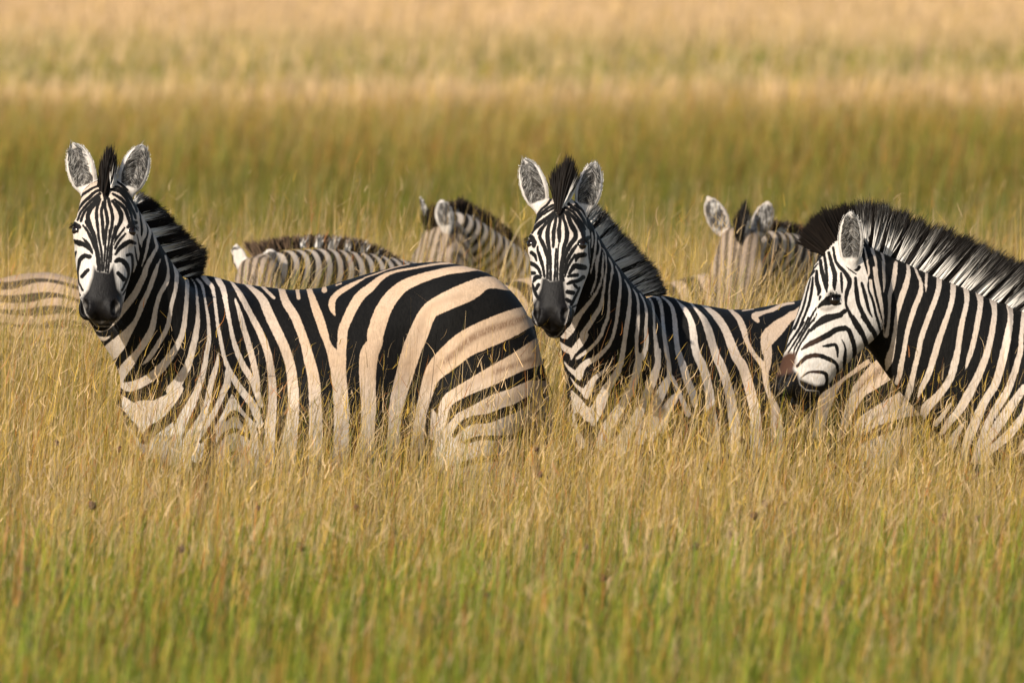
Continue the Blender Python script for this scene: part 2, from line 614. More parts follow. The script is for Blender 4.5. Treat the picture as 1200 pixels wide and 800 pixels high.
# ------------------------------------------------------------------ coat markings (side / face charts of each animal), with painted nostril shading
PX = (0, 0, 1)
Z1_BODY = [(PX, k, t) for k, t in [
    ('W', '164,245,2 168,257,4 170,272,5 166,282,4 166,290,1'),
    ('W', '172,261,2 176,270,4 174,282,4 170,300,3 166,312,2'),
    ('W', '179,270,2 182,281,3.5 184,289,4 180,297,5 172,312,6 169,322,7 160,341,8 151,354,9 142,365,9 132,378,7 118,386,6 107,380,3'),
    ('W', '188,304,2 184,313,4 181,322,6 174,341,6 167,356,7 160,374,6 150,389,10 138,404,18 125,415,19 116,408,8'),
    ('W', '194,300,3 197,314,3 196,329,5.5 187,346,5.5 182,365,6 178,385,8 170,400,9 161,413,8 152,425,12 142,438,13 139,448,9'),
    ('W', '203,309,2 207,321,5.5 206,337,5 201,357,5 198,375,5.5 195,386,6 186,402,6 175,419,6 167,427,2'),
    ('W', '212,316,2 219,329,5 219,345,5.5 217,370,6 214,389,7 207,406,8 197,421,10 185,435,11 170,446,11 152,453,12 141,450,6'),
    ('W', '222,324,2 229,334,2.5 231,350,3.5 232,370,5 230,389,7.5 226,407,8 221,426,9 212,442,11 202,457,15'),
    ('PW', '142,462 157,472 164,469 180,469 195,462 212,450 216,456 210,468 201,481 189,492 177,497 171,502 166,509 160,501 157,494 149,487 144,481'),
    ('W', '231,327,3.5 237,335,4 241,355,3 244,375,4.5 245,397,5.5 242,415,6 239,432,7 234,450,8 227,467,10 221,479,12 214,492,13 207,512,14 204,540,16'),
    ('W', '256,412,2 254,427,5 250,440,7 245,460,7 240,482,9 231,500,12 221,517,14 214,545,18'),
    ('EW', '244,331,6 249,337,5 252,354,4 255,380,4.5 259,400,5 262,415,5 267,430,6 276,447,8 285,460,9 297,476,10 304,497,10'),
    ('W', '266,435,5 266,450,9 262,460,9 256,477,10 248,492,11 239,508,12 230,535,14'),
    ('EW', '257,330,7 262,340,7 266,362,5.5 270,382,5 274,400,6 280,417,7 287,432,8 296,446,8 301,460,8 306,475,6'),
    ('W', '275,349,2 281,367,6 286,386,7 291,402,7.5 297,425,8 301,443,7 303,455,5'),
    ('EW', '274,334,4 282,346,7 292,365,7 300,380,8 310,402,9 316,424,9 319,450,10 319,478,11 316,512,13 314,560,16'),
    ('EW', '295,338,6 307,350,10 317,372,12 326,391,12 333,406,12 340,427,12 343,450,13 344,475,14 341,505,17 338,527,19 337,565,20'),
    ('EW', '311,339,4 321,349,4'), ('EW', '349,343,5 350,349,5'), ('W', '380,338,6 380,340,7'), ('W', '394,334,2.5 400,332,2'),
    ('EW', '330,339,8 335,354,10 346,372,11 356,398,11 362,420,13 367,441,14 369,462,15 370,499,16 369,560,18'),
    ('EW', '363,341,7 369,359,10 375,375,11 380,391,10 385,405,9 395,425,19 397,441,18 399,462,18 400,499,18 398,560,20'),
    ('W', '427,326,2 410,335,6 397,343,7 390,351,8 389,360,8 392,369,3'),
    ('W', '427,325.5,2 440,321,2 460,314,1.6 480,309.5,1.4'),
    ('W', '546,308,2 515,309,3 485,314,3 460,319,4 446,326,7 435,336,10 422,347,12 413,361,12 407,374,12 402,386,12 401,400,12 400,412,12 398,425,16'),
    ('W', '577,320,3 560,314.5,6 546,315,8 527,317,9 510,321,10 491,327,12 473,335,14 459,348,17 450,362,19 444,377,20 440,391,20 439,402,19 433,414,22 431,431,21 431,456,19 432,480,18 431,500,17 429,560,20'),
    ('W', '596,334,13 571,331,15 550,341,23 521,354,22 503,365,20 493,385,23 482,412,23 475,436,21 468,460,19 464,480,17 462,500,15 459,560,18'),
    ('W', '633,366,24 615,372,27 594,381,32 566,393,33 544,404,31 526,419,29 514,430,25 506,441,20 501,455,17 497,470,15 492,492,14 487,560,16'),
    ('W', '506,478,2 509,490,9 509,510,12'),
    ('W', '640,408,32 632,412,32 605,425,24 577,440,22 553,452,18 538,460,16 526,468,15 520,480,13 518,500,9 512,530,10'),
    ('PW', '636,446 621,445 602,454 575,463 554,475 536,484 524,498 512,520 505,570 640,570 640,446'),
    ('B', '620,468,8 604,478,10 590,483,11 572,490,11 554,492,10 542,498,9 532,510,6'),
    ('B', '615,505,6 602,511,6 585,513,6 562,513,6 545,518,5'), ('B', '612,532,8 590,536,8 565,538,8 540,545,7'),
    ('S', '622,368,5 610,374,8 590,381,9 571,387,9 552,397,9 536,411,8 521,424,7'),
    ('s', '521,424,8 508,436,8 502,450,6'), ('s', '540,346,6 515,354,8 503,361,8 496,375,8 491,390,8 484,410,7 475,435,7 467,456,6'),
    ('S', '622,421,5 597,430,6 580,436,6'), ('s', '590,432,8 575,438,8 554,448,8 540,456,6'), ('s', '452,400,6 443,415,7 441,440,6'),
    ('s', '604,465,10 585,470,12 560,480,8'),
    ('PW', '272,459 300,492 306,560 256,560 252,500 262,474'),
    ('B', '271,456,6 264,470,6 257,485,6 247,501,5 235,518,4'), ('B', '271,456,6 280,467,7 288,480,6 299,494,3'),
    ('B', '265,492,3 270,486,6 275,484,7 284,491,6 290,505,5 293,514,4'), ('B', '252,528,3 260,512,5 267,507,6 275,504,6 287,509,5'),
    ('B', '268,533,4 276,530,5 284,534,4'), ('B', '268,550,5 282,550,5'),
    ('PW', '142,492 152,500 160,510 168,519 178,514 190,504 203,494 206,520 204,560 140,560'),
    ('B', '142,480,5 148,492,9 157,500,8 163,511,6 170,518,6 176,506,11 186,499,11 197,491,11 206,480,10 214,468,9 219,458,9'),
    ('W', '105,381,4 112,394,5 122,397,5 129,394,2'),
]]
Z1_HEAD = [((70, 200, 10), k, t) for k, t in [
    ('B', '490,90,35 380,130,32 300,190,30 240,260,25'),
    ('B', '490,165,30 400,200,30 330,240,34 250,300,36 210,380,38 170,470,30'),
    ('B', '520,230,40 430,240,38 350,310,44 280,370,40 230,440,30 180,510,36'),
    ('B', '470,270,40 380,340,40 320,400,40 260,470,34 230,530,30 210,580,28'),
    ('B', '460,310,40 390,380,42 330,440,36 280,500,38 250,590,36'),
    ('B', '460,330,40 420,380,55 360,450,60 330,530,54 340,600,56 370,680,56 400,770,50'),
    ('B', '470,340,40 440,420,42 430,520,42 440,620,42 455,750,34 460,800,34'),
    ('B', '510,370,35 490,480,42 500,600,44 510,760,36 510,860,20'),
    ('B', '530,330,40 530,420,42 550,520,44 560,600,46 545,700,38 540,800,34'),
    ('B', '570,330,40 585,400,44 610,480,44 620,560,44 610,650,40 590,770,36 580,800,34'),
    ('B', '620,360,40 680,430,56 720,520,56 710,600,54 670,680,46 640,770,42 620,800,40'),
    ('B', '640,340,32 720,400,44 770,460,46 800,540,46 820,610,40'),
    ('B', '620,270,30 720,330,44 790,410,44 830,490,38 850,590,34'),
    ('B', '600,215,40 700,240,50 770,310,50 820,400,46 870,500,40 890,560,30'),
    ('B', '610,180,30 700,200,38 770,250,42 840,340,42 880,400,40 905,480,30'),
    ('B', '620,110,30 700,140,40 790,220,46'), ('B', '400,60,26 360,90,24 330,120,20'),
    ('B', '540,180,110 540,260,90 545,310,60'),
]] + [((70, 260, 10), k, t) for k, t in [
    ('B', '320,0,66 390,130,60 430,280,44 460,430,40 470,570,38'), ('B', '450,100,34 460,200,34 490,350,32 500,570,30'),
    ('B', '510,100,36 510,270,16'), ('B', '540,100,38 535,220,34 530,350,30 510,570,22'), ('B', '590,100,38 580,200,32 555,400,30 540,580,28'),
    ('B', '660,60,44 620,200,38 590,350,32 575,480,32 565,590,28'),
    ('B', '270,40,26 320,100,36 370,200,42 420,330,36 440,440,32 450,560,32'), ('B', '270,190,16 330,260,44 380,350,30'),
    ('B', '150,220,30 170,225,44 220,245,70 290,270,58 350,320,44 385,370,20'),
    ('B', '350,410,56 290,400,56 240,440,54 220,520,34 210,600,28 220,700,26 270,800,26'), ('B', '330,565,44 300,595,50 260,640,48'),
    ('B', '190,350,26 175,420,22 160,560,24 160,680,24 190,790,26 240,860,26'),
    ('B', '760,70,24 700,150,30 650,220,30 635,270,16'), ('B', '770,140,26 700,220,38 650,310,34'),
    ('B', '880,250,40 820,230,56 760,265,62 700,310,52 655,380,30'), ('B', '660,460,50 690,445,60 740,460,62 790,520,56 805,620,34 770,720,30 730,800,30'),
    ('B', '685,600,50 750,670,60'), ('B', '790,390,40 840,385,36 855,470,34 845,600,24 800,750,22 740,850,20'),
    ('B', '880,290,18 900,420,24 925,560,22 900,690,20'), ('B', '905,150,14 930,260,20 945,360,24 960,470,20'),
    ('B', '610,290,26 605,370,30 600,470,26'), ('B', '140,10,40 180,25,50 230,60,50'), ('B', '200,60,60 205,110,40'),
    ('B', '800,60,40 850,20,70 890,10,50'), ('B', '850,110,60 850,60,70'),
    ('PM', '400,520 440,570 570,590 630,500 655,640 680,780 735,860 735,1050 620,1230 430,1230 300,1080 250,900 330,790 375,660'),
    ('g', '270,840,20 255,910,24 300,985,26'), ('g', '725,860,20 720,950,26 640,1040,30'), ('g', '350,1130,16 430,1175,20 560,1170,16'),  # grey nostril rims and lip, a rim highlight painted into the colour
    ('M', '295,860,40 310,920,40'), ('M', '680,880,44 660,950,44 625,985,30'),  # dark nostril openings, their shade painted on the muzzle
]]


def J(t1, s1, cut, t2, s2):
    """one stroke from two charts: the first without its last `cut` points, the second without its first"""
    f = lambda t, q: ['%.2f,%.2f,%.2f' % (t[0] + float(a) / t[2], t[1] + float(b) / t[2], float(c) / t[2]) for a, b, c in (p.split(',') for p in q.split())]
    return ' '.join(f(t1, s1)[:-cut] + f(t2, s2)[1:])


V5, V6, V7, V8, X1, X2 = (640, 300, 8), (640, 380, 8), (640, 450, 8), (770, 330, 8), (770, 410, 8), (850, 335, 10)
Y1, V2, V3 = (940, 400, 8), (605, 240, 10), (605, 310, 10)
Z2_BODY = [
    (V2, 'W', '885,320,20 895,420,30 885,500,20'), (V2, 'W', '920,290,15 935,380,25 930,480,30 915,600,30 890,720,25 870,800,25'),
    (V2, 'W', '965,420,15 985,500,25 970,600,28 950,720,25 945,800,25'), (V2, 'W', '1015,560,15 1015,650,18 1000,800,22'),
    (V2, 'W', '1000,500,15 1045,570,20 1055,680,20 1055,800,20'), (V2, 'W', '1090,640,15 1125,720,22 1135,800,25'),
    (V5, 'W', '485,0,28 470,90,24 470,200,20 440,310,24 405,380,12'),
    (V5, 'W', '540,0,14 535,60,14 530,150,20 500,280,25 440,390,35 370,480,42 300,570,58 220,670,100 175,725,90'),
    (PX, 'W', J(V5, '560,0,18 565,100,14 550,230,25 535,350,30 510,470,42 450,570,50 400,650,50 340,740,58 300,800,76', 1, V6, '430,10,52 370,100,62 310,185,74 250,260,60 235,325,20')),
    (PX, 'W', J(V5, '585,10,12 620,90,20 615,180,22 595,300,22 590,420,24 580,560,34 540,670,36 460,790,48', 1, V6, '550,20,36 510,110,36 440,200,36 370,260,36 300,310,34 280,325,20')),
    (PX, 'W', J(V5, '650,90,10 690,190,26 695,300,30 680,440,36 660,600,36 640,700,36 610,800,40', 1, V6, '650,0,32 630,100,34 590,190,36 530,260,42 460,320,52 380,360,62 330,410,72 305,470,86 315,518,20')),
    (PX, 'W', J(PX, J(V5, '735,220,12 780,310,26 785,430,38 770,560,46 750,680,48 740,800,42', 1, V6, '755,0,46 740,120,46 720,250,50 700,360,56 670,440,66 610,540,80 560,620,92 510,700,112 470,790,150'), 2, V7, '580,60,114 510,170,114 460,270,120 440,370,50')),
    (PX, 'W', J(V5, '810,300,12 850,370,22 865,480,28 860,640,38 850,800,40', 1, V6, '855,0,40 850,120,38 850,250,38 870,320,60')),
    (PX, 'W', J(V5, '880,350,15 920,430,22 940,530,28 935,680,35 940,800,36', 1, V6, '940,0,36 940,130,46 930,240,50 890,320,66')),
    (PX, 'W', J(PX, J(V5, '920,350,18 990,430,25 1010,540,25 1015,680,30 1020,800,34', 1, V6, '1018,0,34 1025,140,40 1040,280,54 1045,370,60 1020,460,80 980,570,86 930,690,96 890,800,104'), 2, V7, '980,20,82 920,150,84 870,270,94 800,400,104 730,500,120 690,620,130')),
    (PX, 'W', J(PX, J(V5, '970,360,30 1060,400,26 1090,500,26 1100,650,34 1110,800,38', 1, V6, '1100,0,36 1115,150,40 1140,280,40 1150,400,42 1152,480,46 1130,560,66 1080,670,76 1030,800,76'), 2, V7, '1120,60,64 1050,180,64 1000,280,74 930,380,92 880,520,100')),
    (V6, 'PW', '115,90 165,40 210,0 300,0 250,80 200,135 150,132'),
    (V6, 'W', '230,250,64 170,220,60 115,165,26'),
    
    (V6, 'W', '260,450,52 205,400,30 170,350,14'),
    (V6, 'W', '655,275,8 600,370,20 540,440,36 460,500,52 420,560,72 380,640,90 385,690,30'), (V6, 'W', '340,620,50 280,570,30 228,495,12'),
    
    
    (PX, 'W', J(V6, '875,300,60 860,390,76 840,480,76 810,570,82 760,680,104 705,800,124', 2, V7, '800,20,82 760,120,84 690,230,92 620,330,104 560,430,110 530,560,130')),
    
    
    (V6, 'PW', '232,620 270,640 340,710 400,790 400,830 240,830'),
    (V7, 'W', '400,290,130 320,210,84 268,130,54 245,66,20'),
    
    (V7, 'W', '1190,130,64 1100,260,84 1040,360,84 980,500,90'),
    (V7, 'W', '240,240,14 265,340,36 290,440,46 330,560,100'),
    (PX, 'EW', J(V8, '0,160,15 35,240,24 52,370,28 64,520,30 88,680,36 110,800,42', 1, X1, '85,0,40 110,120,42 115,240,46 80,310,74 20,420,84 -30,530,90 -60,700,100')),
    (PX, 'EW', J(V8, '60,150,22 130,220,34 160,320,46 172,430,52 182,560,52 205,680,62 245,800,70', 1, X1, '205,0,62 240,140,72 280,280,76 330,400,76 355,510,60')),
    (PX, 'EW', J(V8, '200,190,15 260,260,50 310,350,56 335,450,70 347,560,72 372,680,78 412,800,84', 1, X1, '370,0,86 415,130,88 460,260,84 490,400,88 502,560,98 522,720,104 540,1000,120')),
    (PX, 'EW', J(V8, '350,240,25 430,340,56 480,450,76 517,580,78 557,700,84 592,800,88', 1, X1, '552,0,88 600,150,88 650,300,88 690,450,92 712,600,102 732,790,112 740,1000,120')),
    (PX, 'EW', J(V8, '480,255,44 560,330,70 640,450,76 700,600,88 750,720,94 785,800,96', 1, X1, '742,0,100 800,150,98 850,300,98 890,450,98 920,600,104 930,790,114 930,1000,120')),
    (PX, 'EW', J(V8, '710,285,40 770,350,60 815,460,62 842,560,48 900,670,46 960,780,52', 1, X1, '900,0,38 960,100,52 1010,170,72 1020,280,62 1040,380,50 1080,480,66 1110,570,94 1120,700,114 1130,1000,120')),
    (V8, 'W', '10,690,30 22,800,34'), (V8, 'W', '800,270,15 900,255,14'),
    (X1, 'W', '20,0,36 16,150,36 -5,260,34'), 
    (X1, 'W', '120,230,30 150,270,36 190,360,40 240,480,52 290,600,62'), 
    
    
    
    
    (X1, 'W', '1030,0,84 1040,90,74 1025,180,64'), (X1, 'W', '180,430,64 100,560,84 40,740,90'),
    (X2, 'PW', '880,230 810,285 760,300 690,350 580,410 470,500 420,570 413,650 430,800 547,800 540,690 590,640 680,540 770,420 880,340'),
    (X2, 'W', '380,410,50 345,350,84 450,310,50 560,275,52 680,215,46 800,200,30'), (X2, 'W', '200,290,20 330,270,18'), (X2, 'W', '350,245,8 460,232,10 590,195,8'),
    (Y1, 'PW', '160,500 270,430 420,310 520,230 620,160 640,200 380,380 340,450 290,560 240,680 190,900 90,900 140,650'),
    (Y1, 'PW', '570,300 650,210 760,120 960,200 840,350 700,440 600,500 560,540 500,650 430,780 380,900 330,900 400,640 430,540 480,420'),
    (Y1, 'PW', '500,740 620,650 800,540 950,450 1100,400 1300,500 1130,690 1000,700 850,740 700,790 600,860 480,900'),
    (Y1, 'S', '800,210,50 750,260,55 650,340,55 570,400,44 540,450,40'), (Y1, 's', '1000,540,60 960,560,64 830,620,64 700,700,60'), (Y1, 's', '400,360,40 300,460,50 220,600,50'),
    (Y1, 'PW', '560,960 760,870 1000,800 1200,780 1200,1200 500,1200'),
]
Z2_HEAD = [(V2, k, t) for k, t in [
    ('B', '480,-10,30 400,20,28 330,70,28 270,130,28 230,190,22 195,220,14'), ('B', '430,-110,22 370,-10,24 300,50,24 240,130,22 200,190,18'),
    ('B', '470,20,28 400,60,22 320,110,20 260,160,22 215,210,22 180,265,16'), ('B', '470,60,32 410,120,42 330,180,46 250,240,48 205,290,38 185,330,22'),
    ('B', '460,110,28 400,165,30 340,230,34 275,305,32 255,345,18'), ('B', '350,200,26 310,270,28 285,340,28 275,380,36 310,450,44 345,540,44 365,640,28 365,860,26'),
    ('B', '440,130,28 390,220,34 368,320,48 370,420,48 390,540,38 400,680,32 402,880,28'), ('B', '470,130,24 455,220,36 438,320,44 436,420,36 432,495,22'),
    ('B', '470,520,20 460,640,24 447,880,24'), ('B', '515,40,130 515,140,44 510,230,34 500,290,44 505,370,44 505,430,28'), ('B', '500,440,10 485,600,18 480,880,22'),
    ('B', '545,120,30 570,210,34 592,300,46 590,400,50 560,500,44 545,600,34 525,720,34 520,880,30'), ('B', '560,70,32 620,150,34 650,230,40 690,310,50 692,390,50 630,470,50 590,560,40 555,660,30 540,760,24 545,880,40'),
    ('B', '600,150,26 640,260,28 662,305,16'), ('B', '600,80,34 680,160,40 740,240,54 780,320,54 790,375,44'), ('B', '570,30,28 660,80,28 720,150,28 770,220,28 810,285,22'),
    ('B', '640,30,28 720,80,28 780,160,32 820,230,28 845,275,16'), ('B', '560,-60,26 660,-80,24 720,10,24 780,70,26 840,170,20'), ('B', '690,10,24 770,60,24'),
    ('B', '600,-20,30 680,40,30 740,90,26 790,170,24'), ('B', '700,480,32 640,570,40 590,670,34 560,800,24'), ('B', '690,590,30 630,680,28 590,770,24 570,840,16'),
    ('B', '250,490,14 250,530,26 280,620,40 310,720,34 330,840,24'), ('B', '180,560,42 220,600,38 240,655,16'), ('B', '155,680,44 220,710,44 265,760,34 292,830,22'),
    ('B', '700,660,20 720,600,54 800,585,50'), ('B', '620,810,24 650,760,44 690,715,54 740,725,66 800,735,56'),
    ('B', '120,365,28 170,370,46 205,430,60 205,480,46'), ('B', '730,460,40 770,430,70 850,385,40'), ('B', '770,490,60 810,450,50'), ('B', '885,400,20 870,520,18 885,640,16'),
    ('B', '845,440,14 850,560,16 865,680,16'),
]] + [(V3, k, t) for k, t in [
    ('B', '605,140,22 650,130,36 715,122,40'), ('B', '600,225,28 650,205,44 720,190,38 785,148,46'), ('B', '680,235,30 715,275,28'), ('B', '600,320,46 665,330,50'),
    ('B', '590,410,42 628,430,44'), ('B', '740,270,20 700,360,28 645,470,30'), ('B', '775,340,12 740,450,16 660,500,14'), ('B', '165,100,44 212,100,36'),
    ('B', '200,200,22 235,150,54 275,150,34'), ('B', '190,230,22 215,310,34 245,380,34'), ('B', '215,310,34 262,235,38'),
    ('PM', '300,160 350,150 400,190 450,180 520,170 560,180 575,300 590,430 625,520 600,640 560,760 480,850 380,860 270,790 225,680 185,580 185,470 230,400 280,280'),
    ('g', '215,690,18 270,770,22 380,830,22'), ('g', '250,440,16 245,520,18'), ('g', '600,560,16 560,610,18'),
]]
A3, A4, A5, A6, A7 = (930, 230, 8), (900, 290, 8), (895, 370, 8), (1020, 320, 6.667), (1020, 420, 6.667)
Z3_BODY = [(A4, 'W', '905,0,16 930,130,26 945,240,26 925,310,18 1000,470,8'), (A4, 'W', '975,10,36 1010,130,30 1020,250,26 1060,420,14'), (A4, 'W', '1050,10,30 1085,120,30 1085,260,26 1085,410,14')] + [(A6, 'W', t) for t in [
    '0,60,30 20,170,26 55,300,26 100,420,16 105,490,12', '30,-40,30 40,20,36 65,150,40 90,270,30 105,400,12', '95,-90,20 105,0,28 110,80,26 103,150,8',
    '200,-80,36 190,0,42 175,90,46 150,180,36 150,280,24 140,400,30 125,490,36', 
    '440,-20,28 435,90,26 430,155,10',
    
    
    
    '1330,290,50 1320,400,50 1300,560,54 1280,800,62', '1450,290,56 1440,500,60 1420,800,66',
    '1570,240,60 1560,500,64 1550,800,70', '1700,200,64 1690,500,68 1690,800,74', '1840,200,70 1840,500,74 1850,800,80', '1990,210,76 2000,500,80 2010,800,86',
    '2140,220,80 2170,500,84 2180,800,90', '2300,190,80 2330,500,84 2340,800,90', '2480,160,80 2520,500,90 2500,800,90', '2700,160,84 2680,500,90 2640,800,90']] + \
    [(A7, 'W', t) for t in [
        
        '655,310,10 610,380,30 560,450,42 510,510,46', 
        '737,495,16 690,560,52 640,640,66 600,760,70',
        
        '1200,230,64 1100,370,74 1020,490,84 950,590,74 880,680,64', '1210,440,74 1100,570,74 1030,640,74 930,720,64 860,800,64', '1290,100,56 1240,300,60 1210,420,60',
        '1420,60,66 1380,300,70 1320,500,80 1200,700,90', '1550,60,70 1530,300,76 1500,560,80 1400,800,90']] + \
    [(PX, 'W', J(A6, '290,-90,26 297,0,40 275,100,50 235,220,50 205,350,36 190,470,36 170,590,50 145,680,66 130,750,50', 1, A7, '145,30,46 125,90,20')),
     (PX, 'W', J(A6, '330,-90,20 365,0,24 395,80,30 385,170,44 345,270,46 310,380,42 280,500,40 260,620,40 235,740,50 220,800,56', 1, A7, '245,10,46 230,120,46 205,190,40')),
     (PX, 'W', J(A6, '540,20,50 530,130,46 490,250,46 445,370,46 400,500,46 370,640,46 345,800,42', 1, A7, '355,10,42 330,140,46 310,230,58 285,310,50')),
     (PX, 'W', J(A6, '650,50,50 640,200,46 610,310,44 570,420,50 530,540,56 495,660,56 465,800,52', 1, A7, '500,20,52 450,130,52 400,230,46 368,315,12')),
     (PX, 'W', J(A6, '740,90,50 755,210,44 725,350,44 700,470,50 685,590,52 660,700,62 640,800,62', 1, A7, '665,20,62 630,140,62 570,240,62 500,320,72 440,380,84 410,450,60')),
     (PX, 'W', J(A6, '850,150,66 860,240,48 840,370,50 815,500,46 790,600,46 760,690,36 740,765,12', 1, A7, '770,20,30 738,105,8')),
     (PX, 'W', J(A6, '955,195,62 970,300,44 955,430,52 930,560,54 885,700,62 840,800,66', 1, A7, '890,20,52 820,180,68 750,310,78 690,410,68 620,490,62 560,580,40')),
     (PX, 'W', J(A6, '1085,245,54 1095,350,48 1075,480,62 1045,620,68 1010,800,78', 1, A7, '1030,30,72 980,190,68 900,320,68 840,450,78 780,590,82 740,700,64 720,850,70')),
     (PX, 'W', J(A6, '1205,270,40 1195,340,40 1180,480,40 1165,640,50 1140,800,68', 1, A7, '1150,60,52 1080,230,62 990,380,68 920,500,58 870,620,54 820,800,60'))]
Z3_HEAD = [(A4, k, t) for k, t in [
    ('B', '490,90,24 420,170,22 340,270,22 280,400,20'), ('B', '470,150,14 400,230,24 340,330,16 300,430,18 250,600,14 190,760,12'),
    ('B', '430,220,30 360,320,20 330,430,20 280,590,20 210,760,20'), ('B', '400,290,16 370,400,22 330,560,26 250,760,28'), ('B', '420,280,22 410,400,32 380,540,30 300,740,28'),
    ('B', '450,570,18 400,660,26 340,790,24'), ('B', '455,620,14 432,690,14'), ('B', '455,220,30 460,330,44 480,400,44 470,445,22'),
    ('B', '490,120,34 505,220,42 540,330,56 550,415,20'), ('B', '525,60,30 545,190,34 552,310,34'), ('B', '570,50,32 600,160,42 627,260,48 622,350,44 625,400,16'),
    ('B', '685,240,24 690,330,34 695,420,16'), ('B', '610,0,26 640,140,32 720,230,42 765,320,48 740,420,42 730,500,28 740,560,28 800,680,46 870,800,46'),
    ('B', '710,125,16 760,200,18 825,250,16'), ('B', '770,170,12 830,210,30 855,185,36'), ('B', '820,285,30 830,420,46 850,530,46 900,640,48 970,770,50'),
    ('B', '880,335,30 910,440,38 940,570,32 975,650,16'), ('B', '950,290,24 940,380,22 985,500,32 1010,620,30 1045,720,24'),
    ('B', '720,595,44 650,640,50 540,660,64 460,720,50 400,775,34'), ('B', '470,560,22 520,520,56 590,490,92 670,455,36'), ('B', '660,530,24 680,525,22'),
    ('B', '490,460,28 480,490,18'), ('N', '500,575,22 560,580,34 630,555,22'),
]] + [(A5, k, t) for k, t in [
    ('B', '720,-10,56 590,30,64 500,80,54 430,140,22'), ('B', '760,115,56 680,130,54 600,180,58 500,230,52 420,270,46 355,315,16'), ('N', '520,220,40 430,265,44 360,310,20'),
    ('B', '760,110,48 800,140,46 830,220,48 850,300,44 850,400,44 830,480,32'), ('B', '560,285,20 600,280,36 670,272,34 692,330,32 692,385,14'),
    ('B', '315,470,28 400,390,42 500,370,42 600,400,46 680,450,34 692,540,28 660,630,28'), ('N', '315,470,28 400,390,42 500,370,42'),
    ('B', '350,580,12 420,530,20 510,525,30 580,545,40 592,620,32 560,690,24'), ('N', '350,580,12 420,530,20 510,525,30'), ('B', '735,225,12 765,300,22 760,400,38 752,510,30'),
    ('B', '830,10,46 890,100,52 950,230,48 970,330,44 960,410,36'), ('B', '930,10,46 990,90,48 1040,170,48 1057,260,34 1045,360,40'), ('B', '1060,20,20 1090,120,26 1110,215,16'),
    ('B', '270,40,12 230,150,12 160,280,12 90,400,10'), ('B', '330,30,20 270,130,20 190,260,18 115,390,12'), ('B', '370,60,36 300,170,26 220,290,22 145,400,14'),
    ('B', '420,20,30 370,120,26 290,250,24 230,345,16'), ('B', '480,20,22 400,120,26 340,220,26 290,310,20 280,365,14'), ('B', '430,130,30 380,210,22 320,310,20 290,405,14'),
    ('PN', '20,480 60,440 150,395 230,340 305,345 300,440 270,530 150,560 20,560'), ('PM', '20,490 150,500 245,470 320,540 345,640 400,690 520,700 560,900 20,900 0,640'),
]]
# ------------------------------------------------------------------ zebra anatomy
TX = [-.805, -.775, -.70, -.60, -.52, -.39, -.19, -.065, .10, .26, .39, .52, .62, .68, .715]
TT = [.86, .98, 1.12, 1.235, 1.285, 1.258, 1.233, 1.24, 1.288, 1.325, 1.333, 1.30, 1.23, 1.13, .98]
TB = [.80, .68, .62, .58, .55, .53, .52, .53, .56, .60, .63, .66, .70, .76, .90]
TW = [.03, .09, .14, .175, .20, .25, .28, .288, .282, .285, .28, .26, .215, .15, .04]
HS = [-.06, 0, .08, .2, .33, .45, .6, .75, .88, .96, 1.0]
HT = [0, .05, .066, .075, .074, .07, .066, .062, .058, .035, -.01]
HB = [-.06, -.13, -.175, -.21, -.225, -.215, -.17, -.13, -.11, -.09, -.04]
HW = [.05, .085, .10, .112, .118, .115, .102, .088, .078, .068, .025]
FLANK = {}


def ribbon(root, tip, bend, width, n=3, facing=None):
    """vectorised hair / grass ribbons: root, tip, bend (N,3), width (N,) -> V (N*(n+1)*2), Q"""
    N = len(root)
    t = np.linspace(0, 1, n + 1)[None, :, None]
    c = root[:, None] * (1 - t) ** 2 + 2 * t * (1 - t) * bend[:, None] + t * t * tip[:, None]
    if facing is None:
        ang = rng.uniform(0, 2 * np.pi, N)
        side = np.stack([np.cos(ang), np.sin(ang), np.zeros(N)], 1)
    else:
        side = facing
    w = width[:, None, None] * np.array([1.0, .95, .7, .12] if n == 3 else np.linspace(1, .15, n + 1) ** 0.8)[None, :, None] * 0.5
    V = np.stack([c - side[:, None] * w, c + side[:, None] * w], 2).reshape(-1, 3)
    b = (np.arange(N) * (n + 1) * 2)[:, None, None]
    k = (np.arange(n) * 2)[None, :, None]
    Q = (b + k + np.array([0, 1, 3, 2])[None, None]).reshape(-1, 4)
    return V, Q


def resample(pts, t):
    pts = np.asarray(pts, float)
    d = np.r_[0, np.cumsum(np.linalg.norm(np.diff(pts, axis=0), axis=1))]
    d /= d[-1]
    return np.stack([np.interp(t, d, pts[:, i]) for i in range(pts.shape[1])], -1)


def rematch(base, tips, t):
    base, tips = np.asarray(base, float), np.asarray(tips, float)
    d = np.r_[0, np.cumsum(np.linalg.norm(np.diff(base, axis=0), axis=1))]
    return np.stack([np.interp(t, d / d[-1], tips[:, i]) for i in range(3)], -1)


